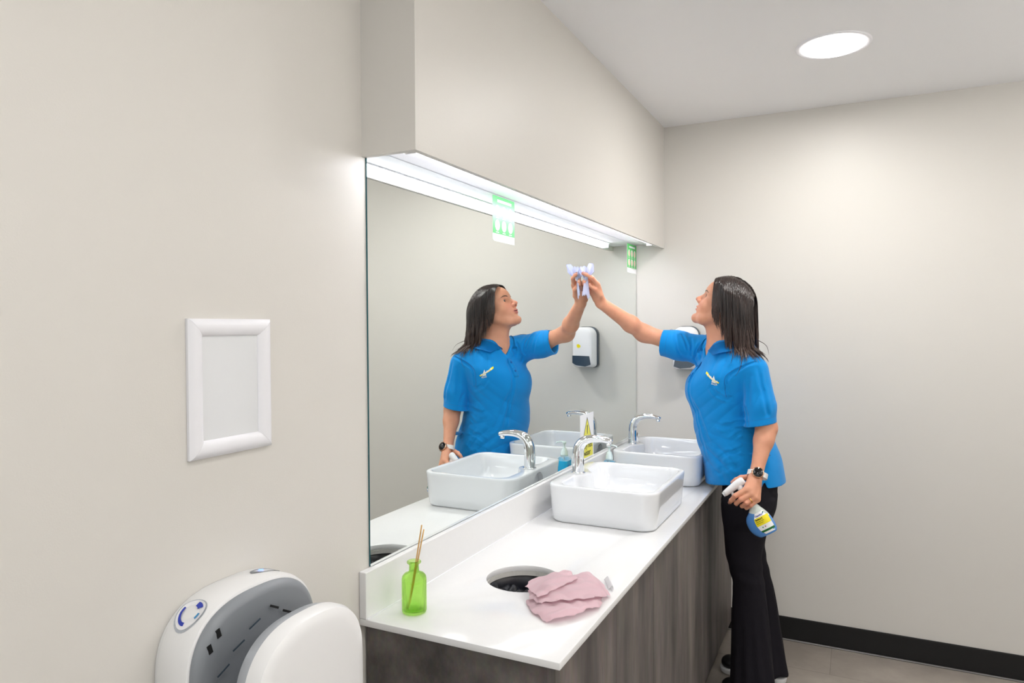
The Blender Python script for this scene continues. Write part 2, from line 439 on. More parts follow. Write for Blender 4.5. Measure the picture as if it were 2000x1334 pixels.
for i, (x, y) in enumerate(CEIL_LAMPS):
    ceiling_lamp(x, y, 'round glowing white ceiling light near the far wall' if i == 0 else
                 ['', 'added ceiling fill light above the waste hole end of the room', 'added ceiling fill light on the right, level with the hand dryer', 'added ceiling fill light on the right, level with the sinks',
                  'added ceiling fill light near the back wall, mirror side', 'added ceiling fill light near the back wall, far from the mirror'][i])

# up-pointing light in a trough, added out of view to brighten the ceiling
t = thing('added_uplight', (XR - 0.08, 1.4, 1.62), 'added fill light in a long white trough opposite the mirror', 'added fill light')
bm = bm_new(); box(bm, (XR - 0.16, 0.1, 1.60), (XR - 0.001, 2.7, 1.61)); box(bm, (XR - 0.16, 0.1, 1.6101), (XR - 0.152, 2.7, 1.70)); box(bm, (XR - 0.152, 0.1, 1.6101), (XR - 0.001, 0.108, 1.70)); box(bm, (XR - 0.152, 2.692, 1.6101), (XR - 0.001, 2.7, 1.70)); obj('trough', bm, M['white_paint'], t)
l = bpy.data.lights.new('uplight', 'AREA'); l.shape = 'RECTANGLE'; l.size = 0.13; l.size_y = 2.5; l.energy = ADDED_UP_W; l.color = (1.0, 0.98, 0.96)
o = bpy.data.objects.new('lamp', l); col.objects.link(o); o.parent = t; o.location = (0, 0, 0.03); o.rotation_euler = (math.pi, 0, 0)

# LED strip in the bulkhead recess
t = thing('led_strip_light', (0.105, 2.38, ZU), 'white LED strip light tucked under the bulkhead above the mirror', 'strip light')
bm = bm_new(); box(bm, (0.094, S_Y0 + 0.022, ZU - 0.003), (0.1295, YF - 0.16, ZU - 0.0002), 0.001, 1); obj('housing', bm, M['white_paint'], t)
bm = bm_new(); loops(bm, [[Vector(p_[:1] + (y_,) + p_[1:]) for p_ in ((0.098, ZU - 0.0034), (0.112, ZU - 0.0034), (0.1285, ZU - 0.016), (0.1285, ZU - 0.022), (0.122, ZU - 0.021), (0.104, ZU - 0.008))] for y_ in (S_Y0 + 0.026, YF - 0.165)], True, True, True); obj('diffuser', bm, M['led'], t)
for y in (S_Y0 + 0.028, YF - 0.163):
    bm = bm_new(); box(bm, (0.100, y - 0.003, ZU - 0.0235), (0.129, y + 0.003, ZU - 0.0032), 0.001, 1); obj('end_clip', bm, M['plastic_white'], t)

# ================================================================== MIRROR
bm = bm_new(); box(bm, (0.0005, 1.302, 0.9228), (0.0045, YF - 0.004, ZU - 0.001))
for f in bm.faces: f.material_index = 0 if f.normal.x > 0.5 or f.calc_center_median().x > 0.0044 else 1
tag(obj('wall_mirror', bm, [M['mirror'], M['glass_edge']]), 'large frameless wall mirror above the basins', 'mirror')
MX = 0.0047   # stickers sit on the glass

def sticker(name, y0, y1, z0, z1, label, glare_washed):
    t = thing(name, (MX, (y0 + y1) / 2, z0), label, 'sticker', None)
    W, H = y1 - y0, z1 - z0
    mp = lambda u, v, d=0.0: Vector((MX + d, y0 + u * W, z0 + v * H))
    white = M['st_white'] if glare_washed else M['white_print']; green = M['st_green'] if glare_washed else M['green_print']
    bm = bm_new(); plate(bm, [(0, 0.03), (0.06, 0), (1, 0), (1, 1), (0, 1)], [], lambda u, v: mp(u, v), Vector((0.0004, 0, 0))); obj('backing', bm, white, t)
    bm = bm_new(); plate(bm, [(0.0, 0.17), (1, 0.17), (1, 1), (0.0, 1)], [], lambda u, v: mp(u, v, 0.0006), None); obj('green_panel', bm, green, t)
    bm = bm_new(); plate(bm, [(0.2, 0.87), (0.85, 0.87), (0.85, 0.93), (0.2, 0.93)], [], lambda u, v: mp(u, v, 0.0009), None); obj('heading_bar', bm, white, t)
    for r in range(2):
        for c in range(3):
            cx, cy = 0.2 + 0.3 * c, 0.68 - 0.32 * r
            bm = bm_new(); plate(bm, circ(cx, cy, 0.105, 20, 0.125), [], lambda u, v: mp(u, v, 0.0009), None); obj('picture', bm, white, t)
            bm = bm_new(); plate(bm, circ(cx, cy - 0.01, 0.06, 16, 0.1), [], lambda u, v: mp(u, v, 0.0012), None); obj('hand_drawing', bm, white if glare_washed else M['skin_print'], t)
            bm = bm_new(); plate(bm, [(cx - 0.07, cy - 0.165), (cx + 0.07, cy - 0.165), (cx + 0.07, cy - 0.145), (cx - 0.07, cy - 0.145)], [], lambda u, v: mp(u, v, 0.0009), None); obj('caption_bar', bm, white, t)
sticker('hand_washing_sticker', 3.336, 3.492, 1.742, 1.884, 'green and white hand washing sticker in the far top corner of the mirror', False)
sticker('hand_washing_sticker', 1.921, 2.073, 1.744, 1.885, 'hand washing sticker on the mirror, coloured pale to show the strip light glare', True)

# "very hot water" notice low on the mirror between the taps
t = thing('hot_water_notice', (MX, 2.757, 0.926), 'white notice with yellow warning triangle and words very hot water on the mirror', 'notice')
mp = lambda u, v, d=0.0: Vector((MX + d, u, v))
bm = bm_new(); plate(bm, [(2.679, 0.9235), (2.838, 0.9235), (2.838, 1.1125), (2.679, 1.1125)], [], mp, Vector((0.0006, 0, 0))); obj('card', bm, M['white_print'], t)
bm = bm_new(); plate(bm, [(2.704, 1.003), (2.815, 1.003), (2.7595, 1.100)], [], lambda u, v: mp(u, v, 0.0008), None); obj('triangle_border', bm, M['ink'], t)
bm = bm_new(); plate(bm, [(2.711, 1.007), (2.808, 1.007), (2.7595, 1.091)], [], lambda u, v: mp(u, v, 0.0010), None); obj('triangle', bm, M['yellow_pale'], t)
bm = bm_new(); plate(bm, [(2.7565, 1.028), (2.7625, 1.028), (2.765, 1.062), (2.7595, 1.068), (2.754, 1.062)], [], lambda u, v: mp(u, v, 0.0013), None); obj('exclamation_mark', bm, M['ink'], t)
bm = bm_new(); plate(bm, circ(2.7595, 1.018, 0.0038, 16), [], lambda u, v: mp(u, v, 0.0013), None); obj('exclamation_dot', bm, M['ink'], t)
bm = bm_new(); plate(bm, [(2.69, 0.9305), (2.828, 0.9305), (2.828, 0.998), (2.69, 0.998)], [], lambda u, v: mp(u, v, 0.0008), None); obj('text_panel', bm, M['yellow_pale'], t)
link('very_hot_text', text_mesh('very hot', 0.034, lambda u, v: mp(2.7595 + u, 0.979 + v, 0.0011), bold=0.0006), M['ink'], t)
link('water_text', text_mesh('water', 0.034, lambda u, v: mp(2.7595 + u, 0.949 + v, 0.0011), bold=0.0006), M['ink'], t)

# ================================================================== WORKTOP AND CABINETS
WX, WZ, WY0 = 0.4923, 0.8144, 1.2651
t = thing('worktop', (0.25, 2.38, WZ - 0.016), 'long white worktop with a round waste hole, carrying both basins', 'worktop')
HC, HR = (0.229, 1.658), 0.098
bm = bm_new()
plate(bm, [(0.0, WY0), (WX, WY0), (WX, YF - 0.002), (0.0, YF - 0.002)], [circ(HC[0], HC[1], HR, 64)], lambda u, v: Vector((u, v, WZ)), Vector((0, 0, -0.0155)))
bmesh.ops.recalc_face_normals(bm, faces=bm.faces)
es = [e for e in bm.edges if len(e.link_faces) == 2 and e.calc_face_angle(0) > 1.2]
bmesh.ops.bevel(bm, geom=es, offset=0.0018, segments=2, profile=0.5, affect='EDGES')
obj('slab', bm, M['quartz'], t, auto=True)
bm = bm_new(); box(bm, (0.0005, WY0, WZ), (0.0195, YF - 0.003, 0.9213), 0.0018, 2); obj('upstand', bm, M['quartz'], t)
bm = bm_new(); plate(bm, circ(HC[0], HC[1], HR + 0.03, 64), [circ(HC[0], HC[1], HR - 0.001, 64)], lambda u, v: Vector((u, v, WZ - 0.0157)), Vector((0, 0, -0.012))); obj('hole_collar', bm, M['quartz_sub'], t)
bm = bm_new(); tube(bm, [(0.0205, y, WZ + 0.0005) for y in np.linspace(WY0 + 0.004, YF - 0.006, 12)], 0.0016, 6); obj('sealant_bead', bm, M['white_paint'], t, True)

t = thing('waste_bin', (HC[0], HC[1], 0.05), 'black lined waste bin below the round hole in the worktop', 'bin')
bm = bm_new()
rings = []
N = 56
prof = [(0.112, 0.784), (0.109, 0.778), (0.102, 0.760), (0.100, 0.70), (0.105, 0.60), (0.09, 0.5), (0.03, 0.47)]
for k, (r, z) in enumerate(prof):
    ring = []
    for i in range(N):
        a = 2 * math.pi * i / N
        wv = 0.004 * math.sin(5 * a + k) + 0.003 * math.sin(11 * a + 2.1 * k) if k > 2 else 0
        ring.append(Vector((HC[0] + (r + wv) * math.cos(a), HC[1] + (r + wv) * math.sin(a), z)))
    rings.append(ring)
loops(bm, rings, True, False, True); obj('bin_bag', bm, M['bag'], t, True)
# crumpled bag bunched up inside, catching the light
bm = bm_new(); n = 26
for j in range(n):
    for i in range(n):
        u, v = i / (n - 1) * 2 - 1, j / (n - 1) * 2 - 1
        rr = math.hypot(u, v); s = max(1, rr)
        x, y = u / s * 0.094, v / s * 0.094
        z = 0.772 + 0.014 * math.sin(u * 5 + v * 3) * math.cos(v * 7) + 0.007 * math.sin(19 * u + 9 * v * u) - 0.03 * max(0, v) + 0.012 * math.exp(-((u - .1) ** 2 + (v + .35) ** 2) * 9)
        bm.verts.new((HC[0] + x, HC[1] + y, z))
bm.verts.ensure_lookup_table()
for j in range(n - 1):
    for i in range(n - 1):
        bm.faces.new([bm.verts[j * n + i], bm.verts[j * n + i + 1], bm.verts[(j + 1) * n + i + 1], bm.verts[(j + 1) * n + i]])
bmesh.ops.solidify(bm, geom=bm.faces[:], thickness=0.0008)
obj('crumpled_bag', bm, M['bag'], t, True)
bm = bm_new(); lathe(bm, [(0.0, 0.05), (0.115, 0.05), (0.125, 0.46), (0.121, 0.46), (0.111, 0.055), (0.0, 0.055)], (HC[0], HC[1], 0), 40, cap0=False, cap1=False); obj('bin_body', bm, M['black'], t, True)

seams = [1.2835, 1.682, 2.041, 2.414, 2.774, 3.127, YF - 0.004]
CX = 0.475
units = [(0, 2, 'grey-brown vanity cabinet at the near end, below the waste hole'), (2, 4, 'grey-brown vanity cabinet below the near basin'), (4, 6, 'grey-brown vanity cabinet at the far wall, beside the standing person')]
for a, b, lab in units:
    y0, y1 = seams[a], seams[b]
    t = thing('vanity_cabinet', (0.24, (y0 + y1) / 2, 0), lab, 'cabinet', 'vanity cabinets under the worktop')
    bm = bm_new()
    box(bm, (0.002, y0 + (0.0185 if a == 0 else 0.0005), 0.043), (CX - 0.0185, y0 + 0.0365 if a == 0 else y0 + 0.0175, WZ - 0.017))
    box(bm, (0.002, y1 - 0.018, 0.043), (CX - 0.0185, y1 - 0.0005, WZ - 0.017))
    box(bm, (0.002, y0 + 0.038, 0.043), (CX - 0.0185, y1 - 0.019, 0.06)); obj('carcass', bm, M['laminate'], t)
    if a == 0:
        bm = bm_new(); box(bm, (0.006, y0, 0.003), (CX - 0.006, y0 + 0.018, WZ - 0.0162), 0.0006, 1); obj('end_panel', bm, M['laminate_end'], t)
    for k in range(a, b):
        bm = bm_new(); box(bm, (CX - 0.018, seams[k] + (0.0012 if k else -0.0002), 0.043), (CX, seams[k + 1] - 0.0012, WZ - 0.0175), 0.0006, 1); d = obj('door', bm, M['laminate'], t)
    bm = bm_new(); box(bm, (CX - 0.075, y0 + 0.02, 0.0), (CX - 0.06, y1 - 0.002, 0.0425)); obj('plinth', bm, M['black'], t)

# ================================================================== BASINS
def rrect_r(a, hx, hy, r):
    """support point on rounded rectangle at angle a, returns radius along ray"""
    c, s = abs(math.cos(a)), abs(math.sin(a))
    lo, hi = 0.0, hx + hy
    for _ in range(40):
        m_ = (lo + hi) / 2; x, y = m_ * c, m_ * s
        dx, dy = max(x - (hx - r), 0), max(y - (hy - r), 0)
        ins = math.hypot(dx, dy) < r and x < hx and y < hy
        if ins: lo = m_
        else: hi = m_
    return lo

def basin(yc, label):
    xc = 0.2555; hx, hy = 0.1905, 0.2335; zb = WZ + 0.0005
    t = thing('washbasin', (xc, yc, zb), label, 'basin', 'white rectangular basins on the worktop')
    N = 144; A = [2 * math.pi * (i + 0.5) / N for i in range(N)]
    def outer(inset, z, r=0.055):
        return [Vector((xc + rrect_r(a, hx - inset, hy - inset, max(r - inset * .5, 0.02)) * math.cos(a), yc + rrect_r(a, hx - inset, hy - inset, max(r - inset * .5, 0.02)) * math.sin(a), z)) for a in A]
    ox = xc + 0.012           # opening centre
    def opening(sh, z, r=0.045, bump=1.0):
        out = []
        for a in A:
            R_ = rrect_r(a, 0.160 - sh, 0.2155 - sh, max(r - sh * .4, 0.03)); x = ox + R_ * math.cos(a); y = yc + R_ * math.sin(a)
            if math.cos(a) < 0:
                q = min(1.0, max(0.0, 1 - abs(y - yc) / 0.085)); q = q * q * (3 - 2 * q)
                x = max(x, x * (1 - q) + q * (0.150 + sh * 0.6)) if bump else x
            out.append(Vector((x, y, z)))
        return out
    H = 0.942
    rings = [outer(0.018, zb), outer(0.013, zb + 0.002), outer(0.009, zb + 0.009), outer(0.006, zb + 0.035), outer(0.002, H - 0.03), outer(0.0, H - 0.010), outer(0.0, H - 0.004), outer(0.0015, H - 0.001), outer(0.004, H)]
    rings += [opening(-0.004, H), opening(0.0, H - 0.0012), opening(0.002, H - 0.004), opening(0.006, H - 0.02), opening(0.012, H - 0.05), opening(0.022, H - 0.078), opening(0.042, H - 0.094), opening(0.080, H - 0.101), opening(0.120, H - 0.104)]
    bm = bm_new(); loops(bm, rings, True, True, True)
    bmesh.ops.recalc_face_normals(bm, faces=bm.faces)
    me = bpy.data.meshes.new('bowl'); bm.to_mesh(me); bm.free()
    # recess in the back face, cut as an arch
    cm = bm_new(); arch = [(-0.046, zb - 0.03)] + [(0.046 * math.cos(math.pi - math.pi * i / 20), zb + 0.070 + 0.044 * math.sin(math.pi * i / 20)) for i in range(21)] + [(0.046, zb - 0.03)]
    plate(cm, arch, [], lambda u, v: Vector((xc - hx - 0.02, yc - 0.008 + u, v)), Vector((0.042, 0, 0)))
    bmesh.ops.recalc_face_normals(cm, faces=cm.faces)
    cme = bpy.data.meshes.new('c'); cm.to_mesh(cme); cm.free()
    co = bpy.data.objects.new('c', cme); col.objects.link(co)
    bo = bpy.data.objects.new('b', me); col.objects.link(bo)
    md = bo.modifiers.new('b', 'BOOLEAN'); md.object = co; md.operation = 'DIFFERENCE'; md.solver = 'EXACT'
    dg = bpy.context.evaluated_depsgraph_get(); me2 = bpy.data.meshes.new_from_object(bo.evaluated_get(dg))
    bpy.data.objects.remove(bo); bpy.data.objects.remove(co)
    me2.materials.clear(); me2.shade_smooth()
    try: me2.set_sharp_from_angle(angle=math.radians(50))
    except Exception: pass
    me2.name = 'bowl'; link('bowl', me2, M['ceramic'], t)
    bm = bm_new(); lathe(bm, [(0.0, 0.0045), (0.012, 0.0045), (0.021, 0.003), (0.022, 0.0)], (ox, yc, H - 0.104), 32, cap0=False, cap1=False); obj('waste_plug', bm, M['chrome'], t, True)
basin(2.408, 'white rectangular ceramic basin nearer the camera')
basin(3.110, 'white rectangular ceramic basin at the far wall, by the standing person')

def tap(yc, label):
    x0, z0 = 0.103, 0.9425
    t = thing('basin_tap', (x0, yc, z0), label, 'tap', 'chrome sensor taps on the basins')
    bm = bm_new(); lathe(bm, [(0.0, 0), (0.026, 0), (0.026, 0.002), (0.0245, 0.0035), (0.0, 0.0035)], (x0, yc, z0), 32, cap0=False, cap1=False); obj('base_ring', bm, M['chrome'], t, True)
    c = [(x0, yc, z0 + 0.003), (x0 - 0.001, yc, z0 + 0.03), (x0 - 0.001, yc, z0 + 0.065), (x0 + 0.004, yc, z0 + 0.095), (x0 + 0.022, yc, z0 + 0.117), (x0 + 0.052, yc, z0 + 0.1275), (x0 + 0.088, yc, z0 + 0.1285), (x0 + 0.118, yc, z0 + 0.1235), (x0 + 0.127, yc, z0 + 0.120)]
    pts = catmull(c, 8); k = len(pts)
    rr = np.interp(np.linspace(0, 1, k), np.linspace(0, 1, 9), [0.0222, 0.0214, 0.0208, 0.0208, 0.0200, 0.0175, 0.0155, 0.0135, 0.0095])
    sq = np.interp(np.linspace(0, 1, k), [0, .3, .5, .8, 1], [1, 1, .85, .75, .8])
    rings = []
    Tn = np.gradient(pts, axis=0); Tn /= np.linalg.norm(Tn, axis=1)[:, None]
    for i in range(k):
        V = np.array((0, 1, 0.0)); U = np.cross(V, Tn[i])
        rings.append([Vector(pts[i] + rr[i] * (sq[i] * math.cos(a) * U + math.sin(a) * V)) for a in np.linspace(0, 2 * math.pi, 32, endpoint=False)])
    bm = bm_new(); loops(bm, rings, True, True, True); obj('spout', bm, M['chrome'], t, True)
    bm = bm_new(); lathe(bm, [(0.0, 0), (0.0085, 0), (0.0085, 0.011), (0.007, 0.0125), (0.0, 0.0125)], (x0 + 0.114, yc, z0 + 0.117), 24, ax=(0.12, 0, -1), cap0=False, cap1=False); obj('aerator', bm, M['chrome'], t, True)
    # sensor window and blue dot on the room-side of the body
    for nm, dz, sx, m in (('sensor_window', 0.040, 0.011, M['black_gloss']), ('indicator_dot', 0.026, 0.004, M['blue_dot'])):
        bm = bm_new(); n = 20; R_ = 0.0211
        vv = []
        for a in range(n):
            u, v = math.cos(2 * math.pi * a / n), math.sin(2 * math.pi * a / n)
            ang = u * (0.0055 / R_) if nm == 'sensor_window' else u * (0.004 / R_)
            vv.append(bm.verts.new((x0 - 0.001 + R_ * math.cos(ang) + 0.0004, yc + R_ * math.sin(ang), z0 + dz + v * sx)))
        bm.faces.new(vv); bmesh.ops.triangulate(bm, faces=bm.faces[:])
        obj(nm, bm, m, t)
tap(2.398, 'chrome sensor tap on the nearer basin')
tap(3.100, 'chrome sensor tap on the basin at the far wall')

# ================================================================== SOAP PUMP BOTTLE
bx0, by0 = 0.104, 2.752
t = thing('soap_pump_bottle', (bx0, by0, WZ), 'clear pump bottle of bright blue hand soap between the basins', 'soap bottle')
def sq_ring(hx, hy, z, r=0.008, n=40): return [Vector((bx0 + rrect_r(a, hx, hy, r) * math.cos(a), by0 + rrect_r(a, hx, hy, r) * math.sin(a), z)) for a in [2 * math.pi * (i + .5) / n for i in range(n)]]
z0 = WZ + 0.0005
bm = bm_new(); loops(bm, [sq_ring(0.022, 0.029, z0), sq_ring(0.0235, 0.0305, z0 + 0.003), sq_ring(0.0235, 0.0305, z0 + 0.100), sq_ring(0.020, 0.026, z0 + 0.108), sq_ring(0.012, 0.013, z0 + 0.113), sq_ring(0.0105, 0.0105, z0 + 0.120)], True, True, True); obj('bottle', bm, M['clear_glass'], t, True)
bm = bm_new(); loops(bm, [sq_ring(0.0215, 0.0285, z0 + 0.002), sq_ring(0.0222, 0.0292, z0 + 0.004), sq_ring(0.0222, 0.0292, z0 + 0.096)], True, True, True); obj('liquid_soap', bm, M['soap'], t)
bm = bm_new(); lathe(bm, [(0, 0.114), (0.0155, 0.114), (0.0155, 0.121), (0.0148, 0.122), (0.0148, 0.131), (0.011, 0.138), (0.0095, 0.146), (0.005, 0.147), (0.0042, 0.165), (0.0075, 0.166), (0.0085, 0.170), (0.0085, 0.176), (0, 0.177)], (bx0, by0, z0), 32, cap0=False, cap1=False); obj('pump_collar', bm, M['pump'], t, True)
bm = bm_new(); tube(bm, catmull([(bx0 - 0.004, by0, z0 + 0.173), (bx0 + 0.015, by0 - 0.002, z0 + 0.174), (bx0 + 0.030, by0 - 0.004, z0 + 0.171), (bx0 + 0.034, by0 - 0.005, z0 + 0.167)], 4), 0.0030, 10); obj('pump_spout', bm, M['pump'], t, True)
bm = bm_new(); tube(bm, [(bx0, by0, z0 + 0.01), (bx0, by0, z0 + 0.118)], 0.002, 8); obj('dip_tube', bm, M['pump'], t, True)
xs = bx0 - 0.0238
link('label_script', text_mesh('Soft', 0.020, lambda u, v: Vector((xs, by0 - u, z0 + 0.040 + v * .7 + 0.15 * u)), bold=0.0002), M['blue_print'], t)
link('label_mark', text_mesh('aqua', 0.011, lambda u, v: Vector((xs, by0 - 0.004 - u, z0 + 0.076 + v)), bold=0.0002), M['blue_print'], t)

# ================================================================== REED DIFFUSER
cx0, cy0 = 0.0925, 1.350
z0 = WZ + 0.0005
t = thing('reed_diffuser_bottle', (cx0, cy0, z0), 'green glass apothecary bottle at the near left corner of the worktop', 'glass bottle')
outp = [(0.0, 0), (0.024, 0.0), (0.0275, 0.002), (0.0288, 0.006), (0.0288, 0.078), (0.0275, 0.084), (0.023, 0.0895), (0.0145, 0.093), (0.0118, 0.096), (0.0112, 0.108), (0.0118, 0.1125), (0.0158, 0.1145), (0.0168, 0.117), (0.0155, 0.1195), (0.0118, 0.120)]
inp = [(0.0095, 0.118), (0.009, 0.1), (0.010, 0.0945), (0.021, 0.087), (0.0262, 0.080), (0.0266, 0.075), (0.0266, 0.010), (0.022, 0.0055), (0.0, 0.009)]
bm = bm_new(); lathe(bm, outp + inp, (cx0, cy0, z0), 56, cap0=False, cap1=False); obj('glass', bm, M['green_glass'], t, True)
me_s = text_mesh('Fragrance', 0.009, lambda u, v: Vector((cx0 + 0.02905 * math.cos(-0.95 + u / 0.029), cy0 + 0.02905 * math.sin(-0.95 + u / 0.029), z0 + 0.075 + v)))
link('embossed_script', me_s, M['green_glass'], t)
for i, (b_, tp, lab) in enumerate([((-0.010, -0.008, 0.010), (0.0170, 0.008, 0.203), 'straight reed stick in the green bottle, taller of the pair'), ((-0.014, -0.001, 0.010), (0.0240, 0.006, 0.194), 'reed stick in the green bottle, the shorter one leaning right')]):
    b3 = np.array((cx0, cy0, z0)) + b_; t3 = np.array((cx0, cy0, z0)) + tp
    # keep inside the neck
    bm = bm_new(); tube(bm, np.linspace(b3, t3, 10), 0.0017, 8); o = obj('reed_stick', bm, M['reed'], None, True)
    tag(o, lab, 'reed stick', 'reed sticks in the green bottle')

# ================================================================== PINK CLOTH (folded, three layers)
def P3(x, y, z): return np.array((x, y, z))
def patch(bm, g, thick=0.004):
    """g: control net (rows x cols x 3) -> smooth surface, solid"""
    g = np.array(g, float); R_, C_ = g.shape[:2]
    rows = [catmull(g[r], 10) for r in range(R_)]
    rows = np.array(rows); cols = np.array([catmull(rows[:, c], 10) for c in range(rows.shape[1])])
    a, b = cols.shape[:2]
    nz = rng.normal(size=(a, b)); 
    for _ in range(3): nz = (nz + np.roll(nz, 1, 0) + np.roll(nz, 1, 1) + np.roll(nz, -1, 0) + np.roll(nz, -1, 1)) / 5
    cols[..., 2] += nz * 0.0012
    X_, Y_ = cols[..., 0].copy(), cols[..., 1].copy(); ii = np.linspace(0, 1, a)[:, None]; jj = np.linspace(0, 1, b)[None]
    edge = 1 - np.clip(np.minimum(np.minimum(ii, 1 - ii), np.minimum(jj, 1 - jj)) * 7, 0, 1)
    cols[..., 2] += .0022 * np.sin(95 * X_ + 60 * Y_ + 2 * np.sin(50 * Y_)) * (1 - .6 * edge) + .0014 * np.sin(160 * X_ - 140 * Y_) - .0035 * edge ** 2
    cols[..., 0] += edge * .0022 * np.sin(210 * Y_ + 90 * X_); cols[..., 1] += edge * .0022 * np.sin(190 * X_ + 1.3)
    vv = [[bm.verts.new(cols[i, j]) for j in range(b)] for i in range(a)]
    ff = [bm.faces.new((vv[i][j], vv[i + 1][j], vv[i + 1][j + 1], vv[i][j + 1])) for i in range(a - 1) for j in range(b - 1)]
    return ff
tcl = thing('folded_cloth', (0.39, 1.56, WZ), 'crumpled pale pink microfibre cloth beside the round waste hole', 'cloth')
W0 = WZ + 0.0070
bm = bm_new()
# lower layer: wide flat fold with its rolled front edge
lower = [[P3(.300, 1.520, W0), P3(.335, 1.468, W0 + .003), P3(.395, 1.420, W0 + .001)],
         [P3(.330, 1.560, W0 + .004), P3(.380, 1.480, W0 + .012), P3(.415, 1.430, W0 + .010)],
         [P3(.370, 1.600, W0 + .006), P3(.420, 1.510, W0 + .014), P3(.445, 1.462, W0 + .012)],
         [P3(.410, 1.630, W0 + .006), P3(.450, 1.560, W0 + .012), P3(.468, 1.510, W0 + .011)],
         [P3(.430, 1.660, W0 + .002), P3(.464, 1.600, W0 + .004), P3(.480, 1.552, W0 + .002)]]
patch(bm, lower)
bmesh.ops.solidify(bm, geom=bm.faces[:], thickness=0.0045)
obj('lower_fold', bm, M['pink'], tcl, True)
bm = bm_new()
upper = [[P3(.293, 1.548, W0 + .012), P3(.318, 1.505, W0 + .012), P3(.360, 1.470, W0 + .018)],
         [P3(.300, 1.590, W0 + .018), P3(.335, 1.545, W0 + .026), P3(.385, 1.488, W0 + .024)],
         [P3(.335, 1.625, W0 + .022), P3(.372, 1.565, W0 + .034), P3(.420, 1.505, W0 + .024)],
         [P3(.362, 1.650, W0 + .024), P3(.400, 1.590, W0 + .030), P3(.452, 1.535, W0 + .022)],
         [P3(.385, 1.700, W0 + .020), P3(.425, 1.640, W0 + .030), P3(.472, 1.572, W0 + .016)],
         [P3(.405, 1.715, W0 + .006), P3(.442, 1.675, W0 + .010), P3(.478, 1.625, W0 + .003)]]
patch(bm, upper)
bmesh.ops.solidify(bm, geom=bm.faces[:], thickness=0.0045)
obj('upper_fold', bm, M['pink'], tcl, True)
bm = bm_new()
flap = [[P3(.284, 1.552, W0 + .020), P3(.320, 1.515, W0 + .021), P3(.352, 1.482, W0 + .028)],
        [P3(.288, 1.590, W0 + .024), P3(.330, 1.560, W0 + .036), P3(.372, 1.520, W0 + .036)],
        [P3(.318, 1.640, W0 + .026), P3(.352, 1.602, W0 + .041), P3(.392, 1.560, W0 + .040)],
        [P3(.345, 1.665, W0 + .028), P3(.372, 1.636, W0 + .042), P3(.398, 1.606, W0 + .038)]]
patch(bm, flap)
bmesh.ops.solidify(bm, geom=bm.faces[:], thickness=0.0045)
obj('corner_flap', bm, M['pink'], tcl, True)
bm = bm_new(); n = 14
for i in range(n):
    a = i / (n - 1); px = 0.432 + 0.03 * a; py = 1.722 - 0.055 * a
    tube(bm, catmull([(px - .004, py + .004, WZ + .004), (px + .004, py + .008, WZ + .013), (px + .010, py + .003, WZ + .009), (px + .008, py - .004, WZ + .002)], 4), 0.0012, 5)
obj('care_tag', bm, M['lace'], tcl, True)

# ================================================================== POSTER SNAP FRAME
fy0, fy1, fz0, fz1 = 0.815, 0.999, 1.2525, 1.4935
t = thing('poster_frame', (0.001, (fy0 + fy1) / 2, fz0), 'small white snap frame with an empty sheet on the left wall', 'poster frame')
wd = 0.030
pr = [(0, 0.0005), (0.0, 0.006), (0.004, 0.0105), (0.012, 0.0125), (0.020, 0.0115), (0.027, 0.008), (0.030, 0.004), (0.030, 0.0005)]
def rail(a, b, inn):   # a,b outer corners (y,z); inn inward unit
    a, b, inn = Vector((0, *a)), Vector((0, *b)), Vector((0, *inn)); d = (b - a).normalized()
    bm = bm_new(); r1 = [a + inn * u + d * (u + 0.00015) + Vector((v, 0, 0)) for u, v in pr]; r2 = [b + inn * u - d * (u + 0.00015) + Vector((v, 0, 0)) for u, v in pr]
    loops(bm, [r1, r2], True, True, True); obj('frame_rail', bm, M['frame_white'], t, auto=True)
rail((fy0, fz1), (fy1, fz1), (0, -1)); rail((fy0, fz0), (fy1, fz0), (0, 1)); rail((fy0, fz0), (fy0, fz1), (1, 0)); rail((fy1, fz0), (fy1, fz1), (-1, 0))
bm = bm_new(); box(bm, (0.001, fy0 + 0.02, fz0 + 0.02), (0.0032, fy1 - 0.02, fz1 - 0.02)); obj('insert_sheet', bm, M['paper_white'], t)

# ================================================================== HAND DRYER
t = thing('hand_dryer', (0.10, 0.885, 0.35), 'white and grey blade hand dryer on the left wall', 'hand dryer')
def arch_ring(y0, y1, ztop, zsh, zbot, x, inset=0.0, n=24, pw=2.6):
    """closed outline in the YZ plane: dome-shaped top, straight sides"""
    y0 += inset; y1 -= inset; ztop -= inset; zbot += inset
    yc, h = (y0 + y1) / 2, (y1 - y0) / 2
    pts = [Vector((x, y0, zbot)), Vector((x, y1, zbot))]
    for i in range(2 * n + 1):
        a = math.pi * i / (2 * n)
        c, s = math.cos(a), math.sin(a)
        pts.append(Vector((x, yc + h * math.copysign(abs(c) ** (2 / pw), c), zsh + (ztop - zsh) * abs(s) ** (2 / pw))))
    return pts
A0 = dict(y0=0.742, y1=1.035, ztop=1.036, zsh=0.905, zbot=0.36)
def ar(x, ins, **k): q = dict(A0); q.update(k); return arch_ring(x=x, inset=ins, **q)
bm = bm_new(); loops(bm, [ar(0.0005, 0.006), ar(0.010, 0.004)], True, True, True); obj('mounting_plate', bm, M['plastic_warm'], t, auto=True)
bm = bm_new(); loops(bm, [ar(0.0102, 0.002), ar(0.014, 0), ar(0.066, 0.0), ar(0.076, 0.003), ar(0.0785, 0.009)], True, True, True); obj('rear_housing', bm, M['plastic_warm'], t, auto=True)
